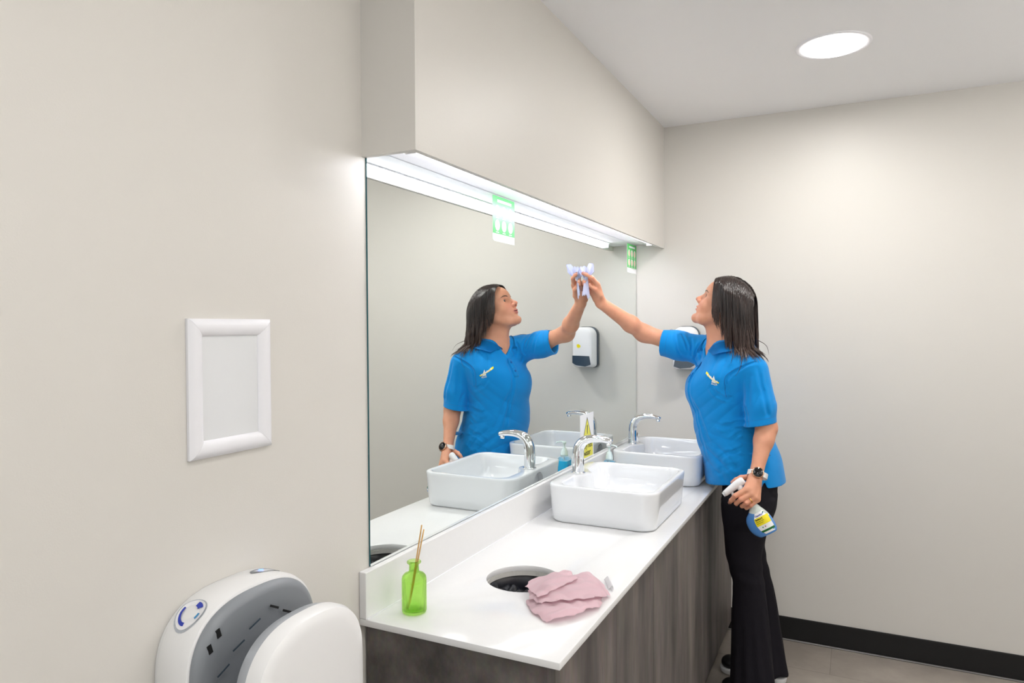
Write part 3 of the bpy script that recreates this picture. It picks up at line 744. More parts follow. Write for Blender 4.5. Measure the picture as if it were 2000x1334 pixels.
bm = bm_new(); loops(bm, [ar(0.0787, 0.007), ar(0.084, 0.009), ar(0.090, 0.014), ar(0.0925, 0.022), ar(0.086, 0.05), ar(0.082, 0.09)], True, True, True); obj('rear_air_panel', bm, M['plastic_grey'], t, auto=True)
B0 = dict(y0=0.750, y1=1.008, ztop=1.008, zsh=0.885, zbot=0.36)
bm = bm_new(); loops(bm, [ar(0.160, 0.03, **B0), ar(0.164, 0.010, **B0), ar(0.170, 0.004, **B0), ar(0.190, 0.0, **B0)], True, True, True); obj('front_air_panel', bm, M['plastic_lgrey'], t, auto=True)
bm = bm_new(); loops(bm, [ar(0.1902, 0.0, **B0), ar(0.206, 0.0, **B0), ar(0.216, 0.004, **B0), ar(0.2205, 0.012, **B0), ar(0.222, 0.024, **B0), ar(0.2235, 0.06, **B0)], True, True, True); obj('front_cover', bm, M['plastic_warm'], t, auto=True)
bm = bm_new(); box(bm, (0.079, 0.775, 0.36), (0.165, 0.98, 0.56), 0.01, 2); obj('lower_body', bm, M['plastic_grey'], t)
def slot(y, z, l, h, ang, m=M['black'], x=0.0935, nm='air_slot'):
    c, s = math.cos(ang), math.sin(ang)
    bm = bm_new(); plate(bm, [(-l, -h), (l, -h), (l, h), (-l, h)], [], lambda u, v: Vector((x, y + u * c - v * s, z + u * s + v * c)), Vector((0.0012, 0, 0))); obj(nm, bm, m, t)
for y, z, l, h, a in [(0.915, 0.985, .011, .0020, -.5), (0.945, 0.966, .011, .0020, -.5), (0.870, 0.972, .013, .0012, 0.35), (0.835, 0.949, .013, .0012, 0.35), (0.803, 0.921, .013, .0012, .45)]:
    slot(y, z, l, h, a, M['black'] if h > .0015 else M['plastic_dark'], x=0.0925)
for y, z in [(0.795, 0.985), (0.778, 0.966)]:
    slot(y, z, .0040, .0075, 0.3, x=0.0915, nm='sensor_slot')
# badge on the sloping top of the rear housing, and the indicator window
def on_top(y, x, e=0.0):   # point on the dome surface of the rear housing
    yc, h = (A0['y0'] + A0['y1']) / 2, (A0['y1'] - A0['y0']) / 2
    c = max(-1, min(1, (y - yc) / h)); s = (1 - abs(c) ** 2.6) ** (1 / 2.6)
    return Vector((x, y, A0['zsh'] + (A0['ztop'] - A0['zsh']) * s + e))
def badge(yc, xc, ry, rx, m, nm, e, a0=0, a1=2 * math.pi, ri=0.0, n=28):
    bm = bm_new(); rings = []
    for r in (ri, 1.0):
        rings.append([on_top(yc + ry * r * math.cos(a0 + (a1 - a0) * i / n), xc + rx * r * math.sin(a0 + (a1 - a0) * i / n), e) for i in range(n + 1)])
    if ri == 0.0:
        bm.faces.new([bm.verts.new(p) for p in rings[1]])
    else: loops(bm, rings, False)
    obj(nm, bm, m, t)
yb, xb = 0.785, 0.040
badge(yb, xb, 0.024, 0.027, M['plastic_lgrey'], 'badge_rim', 0.0012)
badge(yb, xb, 0.0215, 0.0245, M['plastic_white'], 'badge', 0.0018)
badge(yb, xb, 0.018, 0.020, M['blue_print'], 'badge_arc', 0.0024, 3.0, 5.0, 0.78)
badge(yb, xb, 0.018, 0.020, M['blue_print'], 'badge_arc', 0.0024, 0.0, 0.9, 0.55)
badge(yb, xb, 0.018, 0.020, M['blue_print_l'], 'badge_arc', 0.0024, 1.5, 2.0, 0.8)
badge(0.950, 0.036, 0.035, 0.012, M['plastic_grey'], 'indicator_window', 0.0010)
badge(0.940, 0.036, 0.006, 0.003, M['blue_led'], 'indicator_light', 0.0022)

# ================================================================== WALL SOAP DISPENSER (far wall)
dx0, dx1, dz0, dz1 = 0.203, 0.328, 1.262, 1.476
t = thing('soap_dispenser', ((dx0 + dx1) / 2, YF, dz0), 'white wall soap dispenser with dark window on the far wall', 'soap dispenser')
def disp_ring(ins, y, zlo=dz0, zhi=dz1, n=16, rt_=0.045, rb=0.018):
    a0, a1, b0, b1 = dx0 + ins, dx1 - ins, zlo + ins, zhi - ins
    rt_ = max(rt_ - ins * .9, 0.01); rb = max(rb - ins * .5, 0.006)
    pts = []
    for cx, cz, r, s in ((a1 - rt_, b1 - rt_, rt_, 0), (a0 + rt_, b1 - rt_, rt_, 90), (a0 + rb, b0 + rb, rb, 180), (a1 - rb, b0 + rb, rb, 270)):
        for i in range(n + 1):
            a = math.radians(s + 90 * i / n); pts.append(Vector((cx + r * math.cos(a), YF - y, cz + r * math.sin(a))))
    return pts
bm = bm_new(); loops(bm, [disp_ring(0.002, 0.0003), disp_ring(0.0, 0.004), disp_ring(0.0, 0.034), disp_ring(0.004, 0.040)], True, True, True); obj('back_plate', bm, M['plastic_dark'], t, auto=True)
def taper(y, ins, low): # front cover narrows and rises to the front
    return disp_ring(ins, y, dz0 + low, dz1)
bm = bm_new(); loops(bm, [taper(0.0402, 0.003, 0.0), taper(0.060, 0.0025, 0.0), taper(0.085, 0.006, 0.004), taper(0.096, 0.012, 0.008), taper(0.100, 0.022, 0.012)], True, True, True); obj('cover', bm, M['plastic_white'], t, auto=True)
wpts = [(dx0 + 0.022, dz0 + 0.062), (dx1 - 0.010, dz0 + 0.064), (dx1 - 0.010, dz0 + 0.026), (dx1 - 0.03, dz0 + 0.014), (dx0 + 0.045, dz0 + 0.008), (dx0 + 0.014, dz0 + 0.018)]
bm = bm_new(); plate(bm, wpts, [], lambda u, v: Vector((u, YF - 0.1003, v)), Vector((0, -0.0025, 0))); bmesh.ops.recalc_face_normals(bm, faces=bm.faces)
bmesh.ops.bevel(bm, geom=bm.edges[:], offset=0.0008, segments=1, affect='EDGES'); obj('level_window', bm, M['plastic_dark'], t)
bm = bm_new(); plate(bm, [(dx0 + .070, dz0 + .108), (dx0 + .082, dz0 + .103), (dx0 + .090, dz0 + .108), (dx0 + .091, dz0 + .121), (dx0 + .081, dz0 + .124), (dx0 + .071, dz0 + .117)], [], lambda u, v: Vector((u, YF - 0.1003, v)), Vector((0, -0.0006, 0))); obj('brand_leaf', bm, M['yellow'], t)
# ================================================================== PERSON (signed-distance modelling, meshed on a graded grid)
def a3(*p): return np.array(p, float)
def smin(a, b, k):
    h = np.maximum(k - np.abs(a - b), 0.0) / k
    return np.minimum(a, b) - h * h * k * 0.25
def smax(a, b, k): return -smin(-a, -b, k)
def rc(p, a, b, ra, rb, sq=None):
    """tapered capsule; sq=(dir, factor) flattens along dir"""
    a, b = np.asarray(a, float), np.asarray(b, float)
    ba = b - a; t = np.clip(((p - a) @ ba) / (ba @ ba), 0, 1)
    q = p - a - t[..., None] * ba
    if sq is not None:
        d = np.asarray(sq[0], float); d = d / np.linalg.norm(d)
        c = q @ d; q = q + (c * (1 / sq[1] - 1))[..., None] * d
        return (np.linalg.norm(q, axis=-1) - (ra + (rb - ra) * t)) * min(1, sq[1]) if sq[1] < 1 else np.linalg.norm(q, axis=-1) - (ra + (rb - ra) * t)
    return np.linalg.norm(q, axis=-1) - (ra + (rb - ra) * t)
def ell(p, c, r, R=None):
    q = p - np.asarray(c, float)
    if R is not None: q = q @ R
    r = np.asarray(r, float)
    k0 = np.linalg.norm(q / r, axis=-1); k1 = np.linalg.norm(q / (r * r), axis=-1) + 1e-9
    return k0 * (k0 - 1.0) / k1
def loft(p, lv, zlo, zhi, kcap=0.02):
    """lv rows: z, cx, cy, lateral half width, depth half width, facing angle"""
    lv = np.array(lv, float); o = np.argsort(lv[:, 0]); lv = lv[o]
    z = p[..., 2]
    f = [np.interp(z, lv[:, 0], lv[:, i]) for i in range(1, 6)]
    dx, dy = p[..., 0] - f[0], p[..., 1] - f[1]
    c, s = np.cos(f[4]), np.sin(f[4])
    u = -dx * c - dy * s            # forward
    v = -dx * s + dy * c            # to her right
    a, b = f[2], f[3]
    k0 = np.sqrt((v / a) ** 2 + (u / b) ** 2); k1 = np.sqrt((v / a ** 2) ** 2 + (u / b ** 2) ** 2) + 1e-6
    d = np.where(k0 > 0.3, k0 * (k0 - 1) / k1, -0.7 * np.minimum(a, b))
    return smax(d, np.maximum(zlo - z, z - zhi), kcap)
def smooth_lv(lv, n=8):
    lv = np.array(lv, float); return catmull(lv, n)

def net(f, X, Y, Z, B=10):
    """surface nets on a rectilinear grid, evaluating only blocks near the surface"""
    nx, ny, nz = len(X), len(Y), len(Z)
    D = np.full((nx, ny, nz), 1.0, np.float32)
    def cells(n): return [(i, min(i + B, n - 1)) for i in range(0, n - 1, B)]
    bx, by, bz = cells(nx), cells(ny), cells(nz)
    cx = np.array([(X[a] + X[b]) / 2 for a, b in bx]); hx = np.array([(X[b] - X[a]) / 2 for a, b in bx])
    cy = np.array([(Y[a] + Y[b]) / 2 for a, b in by]); hy = np.array([(Y[b] - Y[a]) / 2 for a, b in by])
    cz = np.array([(Z[a] + Z[b]) / 2 for a, b in bz]); hz = np.array([(Z[b] - Z[a]) / 2 for a, b in bz])
    G = np.stack(np.meshgrid(cx, cy, cz, indexing='ij'), -1); dc = f(G.reshape(-1, 3)).reshape(G.shape[:3])
    H = np.sqrt(hx[:, None, None] ** 2 + hy[None, :, None] ** 2 + hz[None, None, :] ** 2)
    for i, (a, b) in enumerate(bx):
        for j, (c, d) in enumerate(by):
            for k, (e, g) in enumerate(bz):
                if abs(dc[i, j, k]) > H[i, j, k] * 1.5 + 0.012:
                    D[a:b + 1, c:d + 1, e:g + 1] = np.where(D[a:b + 1, c:d + 1, e:g + 1] == 1.0, np.float32(np.sign(dc[i, j, k])) * 0.5, D[a:b + 1, c:d + 1, e:g + 1])
    for i, (a, b) in enumerate(bx):
        for j, (c, d) in enumerate(by):
            kk = [k for k in range(len(bz)) if abs(dc[i, j, k]) <= H[i, j, k] * 1.5 + 0.012]
            if not kk: continue
            P = np.concatenate([np.stack(np.meshgrid(X[a:b + 1], Y[c:d + 1], Z[bz[k][0]:bz[k][1] + 1], indexing='ij'), -1).reshape(-1, 3) for k in kk])
            V = f(P); o = 0
            for k in kk:
                sh = (b + 1 - a, d + 1 - c, bz[k][1] + 1 - bz[k][0]); n = sh[0] * sh[1] * sh[2]
                D[a:b + 1, c:d + 1, bz[k][0]:bz[k][1] + 1] = V[o:o + n].reshape(sh); o += n
    S = D < 0
    c8 = S[:-1, :-1, :-1].astype(np.int8)
    for dx in (0, 1):
        for dy in (0, 1):
            for dz in (0, 1):
                if dx + dy + dz: c8 = c8 + S[dx:nx - 1 + dx, dy:ny - 1 + dy, dz:nz - 1 + dz]
    I, J, K = np.nonzero((c8 > 0) & (c8 < 8))
    idx = np.full((nx - 1, ny - 1, nz - 1), -1, np.int32); idx[I, J, K] = np.arange(len(I))
    acc = np.zeros((len(I), 3)); cnt = np.zeros(len(I))
    for ax in range(3):
        for u in (0, 1):
            for v in (0, 1):
                o = [0, 0, 0]; o[(ax + 1) % 3] = u; o[(ax + 2) % 3] = v
                q = [0, 0, 0]; q[ax] = 1
                i0, j0, k0 = I + o[0], J + o[1], K + o[2]; i1, j1, k1 = i0 + q[0], j0 + q[1], k0 + q[2]
                d0, d1 = D[i0, j0, k0], D[i1, j1, k1]; m = (d0 < 0) != (d1 < 0)
                t = np.where(m, d0 / np.where(m, d0 - d1, 1), 0)[:, None]
                p0 = np.stack([X[i0], Y[j0], Z[k0]], -1); p1 = np.stack([X[i1], Y[j1], Z[k1]], -1)
                acc += np.where(m[:, None], p0 + t * (p1 - p0), 0); cnt += m
    V = acc / cnt[:, None]
    F = []
    for ax in range(3):
        sl0 = [slice(1, -1)] * 3; sl1 = [slice(1, -1)] * 3
        sl0[ax] = slice(0, -1); sl1[ax] = slice(1, None)
        s0, s1 = S[tuple(sl0)], S[tuple(sl1)]
        for flip, m in ((0, s0 & ~s1), (1, ~s0 & s1)):
            q = np.array(np.nonzero(m)).T
            if not len(q): continue
            g = q + 1; g[:, ax] -= 1
            u, v = (ax + 1) % 3, (ax + 2) % 3
            def c(du, dv):
                h = g.copy(); h[:, u] += du; h[:, v] += dv; return idx[h[:, 0], h[:, 1], h[:, 2]]
            f4 = np.stack([c(-1, -1), c(0, -1), c(0, 0), c(-1, 0)], -1)
            if flip: f4 = f4[:, ::-1]
            F.append(f4)
    F = np.concatenate(F); F = F[(F >= 0).all(1)]
    return V, F

def grade(segs):
    out = [segs[0][0]]
    for a, b, h in segs:
        n = max(1, int(round((b - a) / h))); out += list(np.linspace(a, b, n + 1)[1:])
    return np.array(out)

def mesh_np(name, V, F, m, parent, tint=None, relax=1):
    me = bpy.data.meshes.new(name)
    me.vertices.add(len(V)); me.vertices.foreach_set('co', V.astype(np.float32).ravel())
    me.loops.add(len(F) * 4); me.loops.foreach_set('vertex_index', F.astype(np.int32).ravel())
    me.polygons.add(len(F)); me.polygons.foreach_set('loop_start', np.arange(0, len(F) * 4, 4, dtype=np.int32)); me.polygons.foreach_set('loop_total', np.full(len(F), 4, np.int32))
    me.update(calc_edges=True); me.validate()
    me.polygons.foreach_set('use_smooth', np.ones(len(me.polygons), bool))
    if tint is not None:
        at = me.color_attributes.new('tint', 'FLOAT_COLOR', 'POINT')
        at.data.foreach_set('color', np.concatenate([tint, np.ones((len(V), 1))], 1).astype(np.float32).ravel())
    return link(name, me, m, parent)

def snap(f, P, off=0.0, it=6):
    P = np.array(P, float); e = 5e-4
    for _ in range(it):
        d = f(P); g = np.stack([f(P + a3(e, 0, 0)) - f(P - a3(e, 0, 0)), f(P + a3(0, e, 0)) - f(P - a3(0, e, 0)), f(P + a3(0, 0, e)) - f(P - a3(0, 0, e))], -1)
        g /= np.linalg.norm(g, axis=-1, keepdims=True) + 1e-9
        P = P - g * (d - off)[..., None]
    return P

# ---- head frame
HO = a3(0.526, 2.946, 1.556)
HF = a3(-0.883, 0.02, 0.469); HF /= np.linalg.norm(HF)
HL = a3(0, -1, 0.0); HL = HL - HF * (HL @ HF); HL /= np.linalg.norm(HL)
HU = np.cross(HF, HL); HU *= np.sign(HU[2])
HR_ = np.stack([HF, HL, HU], 0)          # rows
def hl(p): return (p - HO) @ HR_.T       # world -> head local (forward, left, up)
def hw(a, b, c): return HO + a * HF + b * HL + c * HU

def skull(q):
    d = ell(q, (-0.006, 0, 0.030), (0.096, 0.070, 0.086))
    d = smin(d, ell(q, (0.012, 0, 0.040), (0.073, 0.064, 0.058)), 0.02)
    return d
EYE_C = (0.0630, 0.0325, 0.0085)
def face(q):
    ab = q.copy(); ab[..., 1] = np.abs(ab[..., 1])
    d = skull(q)
    d = smin(d, ell(q, (0.030, 0, -0.030), (0.058, 0.060, 0.072)), 0.02)
    d = smin(d, rc(ab, (-0.002, 0.050, -0.045), (0.040, 0.036, -0.082), 0.020, 0.016), 0.025)
    d = smin(d, rc(ab, (0.040, 0.036, -0.082), (0.070, 0.006, -0.094), 0.016, 0.0155), 0.018)
    d = smin(d, ell(q, (0.074, 0, -0.091), (0.0195, 0.021, 0.017)), 0.016)
    d = smin(d, ell(ab, (0.050, 0.036, -0.026), (0.027, 0.024, 0.026)), 0.02)
    d = smin(d, ell(q, (0.066, 0, -0.050), (0.0235, 0.030, 0.026)), 0.016)
    d = smin(d, rc(ab, (0.0735, 0.008, 0.032), (0.058, 0.044, 0.031), 0.0095, 0.009), 0.014)
    d = smax(d, -ell(ab, (0.089, 0.031, 0.008), (0.0175, 0.0175, 0.0130)), 0.012)
    # lids over the eyeball with an opening
    lid = ell(ab, EYE_C, (0.0136, 0.0142, 0.0134))
    lid = smax(lid, -ell(ab, (0.0780, 0.0335, 0.0078), (0.018, 0.0135, 0.0058)), 0.0012)
    d = smin(d, lid, 0.005)
    # nose
    d = smin(d, rc(q, (0.0765, 0, 0.020), (0.1005, 0, -0.014), 0.0065, 0.0085), 0.010)
    d = smin(d, ell(q, (0.1025, 0, -0.0195), (0.0115, 0.0100, 0.0095)), 0.006)
    d = smin(d, ell(ab, (0.0915, 0.0120, -0.0250), (0.0110, 0.0070, 0.0085)), 0.006)
    d = smax(d, -ell(ab, (0.0985, 0.0068, -0.0320), (0.0072, 0.0040, 0.0062)), 0.003)
    # lips
    d = smin(d, ell(ab, (0.0845, 0.007, -0.0470), (0.0110, 0.0165, 0.0052)), 0.005)
    d = smin(d, ell(q, (0.0830, 0, -0.0590), (0.0115, 0.0190, 0.0062)), 0.005)
    d = smax(d, -ell(q, (0.0945, 0, -0.0532), (0.0150, 0.0190, 0.0021)), 0.0025)
    d = smax(d, -ell(q, (0.0900, 0, -0.0705), (0.0060, 0.0200, 0.0040)), 0.008)
    # ears
    ear = ell(ab, (-0.010, 0.070, -0.005), (0.017, 0.0075, 0.030)); ear = smax(ear, -ell(ab, (-0.006, 0.079, -0.003), (0.010, 0.006, 0.018)), 0.004)
    return smin(d, ear, 0.006)

# ---- arms and hands (joint positions triangulated from the person and the reflection)
SR, ER, WR = a3(.425, 3.035, 1.372), a3(.186, 2.985, 1.445), a3(.050, 2.810, 1.575)
SL, EL, WL = a3(.655, 2.845, 1.310), a3(.706, 2.838, 1.085), a3(.682, 2.760, .938)
FING_R = [  # (points, radii) right hand, pinching the paper against the mirror
    ([(.050, 2.795, 1.600), (.055, 2.745, 1.650), (.046, 2.710, 1.675), (.030, 2.694, 1.687), (.0175, 2.684, 1.692)], [.012, .0105, .0088, .0080, .0070]),
    ([(.040, 2.800, 1.602), (.038, 2.752, 1.655), (.022, 2.716, 1.672), (.0145, 2.702, 1.660), (.0145, 2.704, 1.648)], [.012, .0105, .0088, .0080, .0070]),
    ([(.030, 2.803, 1.598), (.023, 2.760, 1.645), (.0155, 2.724, 1.652), (.0145, 2.720, 1.640), (.0145, 2.728, 1.630)], [.012, .0100, .0084, .0076, .0068]),
    ([(.026, 2.805, 1.590), (.0185, 2.772, 1.628), (.0150, 2.745, 1.628), (.0140, 2.742, 1.617), (.0142, 2.751, 1.610)], [.011, .0092, .0076, .0070, .0062]),
    ([(.052, 2.800, 1.588), (.058, 2.770, 1.606), (.048, 2.742, 1.630), (.030, 2.728, 1.645), (.0155, 2.722, 1.656)], [.0135, .0120, .0102, .0090, .0078]),
]
FING_L = [
    ([(.677, 2.740, .915), (.652, 2.690, .872), (.616, 2.668, .850), (.600, 2.676, .829), (.594, 2.690, .819)], [.012, .0108, .0092, .0082, .0072]),
    ([(.682, 2.740, .908), (.669, 2.688, .858), (.636, 2.668, .838), (.618, 2.678, .820), (.616, 2.698, .812)], [.012, .0108, .0092, .0084, .0072]),
    ([(.686, 2.742, .902), (.681, 2.692, .845), (.655, 2.672, .826), (.638, 2.682, .811), (.636, 2.704, .806)], [.012, .0102, .0088, .0080, .0070]),
    ([(.688, 2.748, .900), (.689, 2.704, .836), (.668, 2.684, .816), (.652, 2.690, .803), (.650, 2.710, .800)], [.011, .0095, .0080, .0072, .0064]),
    ([(.674, 2.765, .918), (.650, 2.762, .902), (.626, 2.748, .902), (.608, 2.738, .894), (.596, 2.734, .884)], [.0140, .0125, .0105, .0092, .0080]),
]
def hand(p, F, palm_k=0.012):
    d = None
    for pts, rr in F:
        f = None
        for i in range(len(pts) - 1):
            s = rc(p, pts[i], pts[i + 1], rr[i], rr[i + 1])
            f = s if f is None else smin(f, s, 0.003)
        if d is None: d = f
        else:
            d = smin(d, f, 0.0035)
    return d
def palm(p, F, W, th):
    m = [np.array(F[i][0][1]) for i in range(4)]
    d = rc(p, W, (m[0] + m[1]) / 2 * .9 + W * .1, th * 1.15, th)
    for i in range(4):
        d = smin(d, rc(p, W * .75 + m[i] * .25, m[i], th, 0.0112), 0.010)
    return d
def arm(p, S, E, W, r):
    mid = S * .5 + E * .5; fm = E * .68 + W * .32
    d = rc(p, S, mid, r[0], r[1]); d = smin(d, rc(p, mid, E, r[1], r[2]), .03)
    d = smin(d, rc(p, E, fm, r[2], r[3]), .035); d = smin(d, rc(p, fm, W, r[3], r[4]), .02)
    return d
def body(p):
    q = hl(p)
    nb = a3(.548, 2.940, 1.375)
    hd = face(q)
    nk = rc(p, hw(-0.022, 0, -0.050), nb, 0.049, 0.052)
    nk = smin(nk, rc(p, hw(0.018, 0, -0.066), a3(.500, 2.93, 1.36), 0.030, 0.022), 0.03)
    d = smin(hd, nk, 0.018)
    tor = loft(p, TORSO_B, .76, 1.40, .06)
    tor = smin(tor, rc(p, nb, SL + a3(-.01, 0, .010), .048, .032), .05); tor = smin(tor, rc(p, nb, SR + a3(0, 0, .0), .050, .040), .05)
    d = smin(d, tor, 0.04)
    ar = arm(p, SR, ER, WR, (.044, .039, .0325, .0345, .0235))
    ar = smin(ar, palm(p, FING_R, WR, .0165), .014)
    ar = smin(ar, hand(p, FING_R), .006)
    al = arm(p, SL, EL, WL, (.038, .040, .0335, .0345, .0235))
    al = smin(al, palm(p, FING_L, WL, .0165), .014)
    al = smin(al, hand(p, FING_L), .006)
    d = smin(d, ar, .03); d = smin(d, al, .02)
    for s, (hp, kn, an) in enumerate((((.628, 2.925, .80), (.636, 2.880, .47), (.700, 2.870, .075)), ((.628, 3.02, .80), (.636, 3.060, .47), (.700, 3.070, .075)))):
        lg = rc(p, hp, kn, .050, .032); lg = smin(lg, rc(p, kn, an, .032, .024), .02); lg = smin(lg, rc(p, an, (an[0] - .09, an[1], .045), .026, .014), .01)
        d = smin(d, lg, .03)
    return d
#                 z     cx    cy    a     b    th
SHIRT_LV = smooth_lv([(.84, .606, 3.012, .186, .158, .28), (.90, .597, 3.010, .188, .156, .28), (.95, .585, 3.008, .184, .156, .28), (1.03, .558, 3.000, .172, .152, .30), (1.12, .543, 2.985, .160, .148, .33),
                      (1.20, .537, 2.968, .160, .146, .38), (1.27, .540, 2.950, .160, .132, .45), (1.32, .545, 2.944, .145, .108, .55), (1.36, .548, 2.940, .112, .082, .60), (1.40, .548, 2.938, .080, .060, .60), (1.43, .548, 2.938, .07, .05, .60)])
TORSO_B = SHIRT_LV.copy(); TORSO_B[:, 3] -= .020; TORSO_B[:, 4] -= .022
_k = np.clip((1.0 - TORSO_B[:, 0]) / .12, 0, 1); TORSO_B[:, 3] -= .05 * _k; TORSO_B[:, 4] -= .055 * _k; TORSO_B[:, 1] += .015 * _k

def ridge(v): return 1.0 - 2.0 * np.abs(np.sin(v)) ** .75
def folds(p):
    x, y, z = p[..., 0], p[..., 1], p[..., 2]
    g = lambda c, s: np.exp(-(np.sum((p - a3(*c)) ** 2 / a3(*s) ** 2, -1)) / 2)
    f = .0028 * ridge(62 * (z + .50 * (x - .6)) + 1.3 * np.sin(9 * y + 16 * x)) * g((.60, 2.86, 1.02), (.07, .12, .075))
    f = f + .0026 * ridge(54 * (z - .95 * x) + 1.1 * np.sin(14 * z + 5 * y)) * g((.54, 2.84, 1.15), (.055, .10, .06))
    f = f + .0034 * ridge(95 * (.80 * x + .50 * (z - 1.3)) + 1.0 * np.sin(16 * z + 9 * y)) * g((.405, 2.99, 1.345), (.045, .09, .05))
    f = f + .0018 * ridge(46 * (z + .4 * y - .5 * x) + 1.2 * np.sin(13 * x)) * g((.42, 2.93, 1.03), (.07, .12, .11))
    f = f + .0026 * ridge(58 * (z + .7 * x) + .8 * np.sin(22 * x)) * g((.53, 2.88, .95), (.09, .12, .05))
    f = f + .0020 * ridge(48 * (x + .25 * z) + 1.0 * np.sin(9 * z)) * g((.60, 2.87, .92), (.10, .15, .06))
    f = f + .0022 * ridge(80 * (x - .45 * (z - 1.3)) + .7 * np.sin(20 * z)) * g((.535, 2.83, 1.32), (.04, .06, .04))
    f = f + .0030 * np.sin(11 * z + 13 * x + 2 * np.sin(9 * y)) * np.clip((1.25 - z) / .2, 0, 1)
    return f
def shirt_base(p):
    d = loft(p, SHIRT_LV, .70, 1.412, .02)
    bl, br = a3(.452, 2.915, 1.215), a3(.425, 2.985, 1.215)
    d = smin(d, ell(p, bl, (.056, .058, .062)), .05); d = smin(d, ell(p, br, (.050, .054, .062)), .06)
    nb = a3(.545, 2.935, 1.368)
    d = smin(d, rc(p, nb, a3(.652, 2.845, 1.318), .056, .047), .05)
    d = smin(d, rc(p, nb, a3(.440, 3.035, 1.378), .054, .050), .05)
    # sleeves
    sl = rc(p, a3(.660, 2.845, 1.302), a3(.683, 2.838, 1.17), .053, .055); sl = smin(sl, rc(p, a3(.683, 2.838, 1.17), a3(.688, 2.832, 1.03), .055, .0615), .02)
    sr = rc(p, a3(.430, 3.030, 1.372), a3(.330, 3.022, 1.392), .060, .0605); sr = smin(sr, rc(p, a3(.330, 3.022, 1.392), a3(.20, 3.008, 1.424), .0605, .063), .02)
    # folds
    x, y, z = p[..., 0], p[..., 1], p[..., 2]
    g = lambda c, s: np.exp(-(np.sum((p - a3(*c)) ** 2, -1)) / (2 * s * s))
    f = folds(p)
    d = d + f
    fs = .0036 * ridge(105 * (x * .9 + .40 * (z - 1.4)) + 1.0 * np.sin(20 * z + 8 * y)) * g((.365, 3.01, 1.39), .036)
    fl = .0022 * ridge(52 * (x - .35 * z) + 1.2 * np.sin(14 * z)) * g((.69, 2.82, 1.20), .05)
    d = smin(d, sr + fs, .035)
    # the hanging sleeve stays a separate fold of cloth against the body
    sl = sl + fl
    d = smin(d, sl, .012)
    return d
GROOVES = []
def shirt_solid(p):
    d = shirt_base(p)
    if not GROOVES: return d
    sh = d.shape; pf = p.reshape(-1, 3); df = d.reshape(-1).copy()
    for pts, A, sg, sw in GROOVES:
        lo, hi = pts.min(0) - 4 * sg - .02, pts.max(0) + 4 * sg + .02
        m = ((pf > lo) & (pf < hi)).all(1)
        if not m.any(): continue
        q = pf[m]; best = np.full(len(q), 9.0); tb = np.zeros(len(q)); n = len(pts) - 1
        for i in range(n):
            a, b = pts[i], pts[i + 1]; ba = b - a; t = np.clip(((q - a) @ ba) / (ba @ ba), 0, 1)
            dd = np.linalg.norm(q - a - t[:, None] * ba, axis=1); k = dd < best; best[k] = dd[k]; tb[k] = ((i + t) / n)[k]
        fade = np.clip(np.minimum(tb, 1 - tb) * 5 + .25, 0, 1)
        df[m] += fade * (A * np.exp(-(best / sg) ** 2) - sw * np.exp(-((best - 2.2 * sg) / (1.3 * sg)) ** 2))
    return df.reshape(sh)
for pts_, A_, sg_, sw_ in [
    ([(0.674, 2.80, 1.34), (0.622, 2.80, 1.316), (0.569, 2.80, 1.277), (0.565, 2.80, 1.231), (0.569, 2.80, 1.201), (0.582, 2.80, 1.194)], .0065, .0042, .0018),
    ([(0.584, 2.79, 1.195), (0.605, 2.79, 1.164), (0.624, 2.79, 1.126), (0.639, 2.79, 1.091)], .0075, .0045, .0),
    ([(0.507, 2.82, 1.24), (0.523, 2.82, 1.216), (0.546, 2.82, 1.201), (0.577, 2.82, 1.192)], .0065, .0060, .0035),
    ([(0.523, 2.82, 1.087), (0.542, 2.82, 1.078), (0.577, 2.82, 1.088), (0.623, 2.82, 1.107)], .0060, .0060, .0030),
    ([(0.57, 2.83, 1.024), (0.609, 2.83, 1.057), (0.641, 2.83, 1.069), (0.671, 2.83, 1.074)], .0055, .0055, .0030),
    ([(0.52, 2.84, 0.942), (0.569, 2.84, 0.976), (0.617, 2.84, 0.998), (0.647, 2.84, 1.008)], .0055, .0065, .0030),
    ([(0.506, 2.86, 0.886), (0.566, 2.86, 0.917), (0.624, 2.86, 0.946)], .0045, .0070, .0020),
    ([(0.415, 2.88, 1.345), (0.413, 2.88, 1.261), (0.419, 2.88, 1.157), (0.444, 2.88, 1.033), (0.472, 2.88, 0.931)], .0050, .0060, .0025),
    ([(0.419, 2.87, 1.189), (0.437, 2.87, 1.138), (0.474, 2.87, 1.057), (0.506, 2.87, 0.997)], .0050, .0070, .0025),
    ([(0.355, 2.97, 1.463), (0.366, 2.97, 1.416), (0.385, 2.97, 1.362)], .0060, .0040, .0025),
    ([(0.321, 2.97, 1.459), (0.327, 2.97, 1.415), (0.345, 2.97, 1.361)], .0055, .0038, .0022),
    ([(0.394, 2.96, 1.448), (0.394, 2.96, 1.394), (0.39, 2.96, 1.341)], .0055, .0040, .0022),
    ([(0.425, 2.95, 1.423), (0.411, 2.95, 1.374), (0.394, 2.95, 1.324)], .0055, .0042, .0022),
    ([(0.444, 2.94, 1.41), (0.432, 2.94, 1.368), (0.415, 2.94, 1.338)], .0045, .0040, .0020),
    ([(0.688, 2.775, 1.324), (0.699, 2.775, 1.257), (0.718, 2.775, 1.162), (0.723, 2.775, 1.139)], .0045, .0060, .0025),
    ([(0.648, 2.775, 1.285), (0.635, 2.775, 1.216), (0.641, 2.775, 1.158)], .0035, .0070, .0020)]:
    GROOVES.append((snap(shirt_base, catmull(pts_, 4), .0, 8), A_, sg_, sw_))
CUT_R = (a3(.262, 3.040, 1.411), a3(-.975, .0, .16))
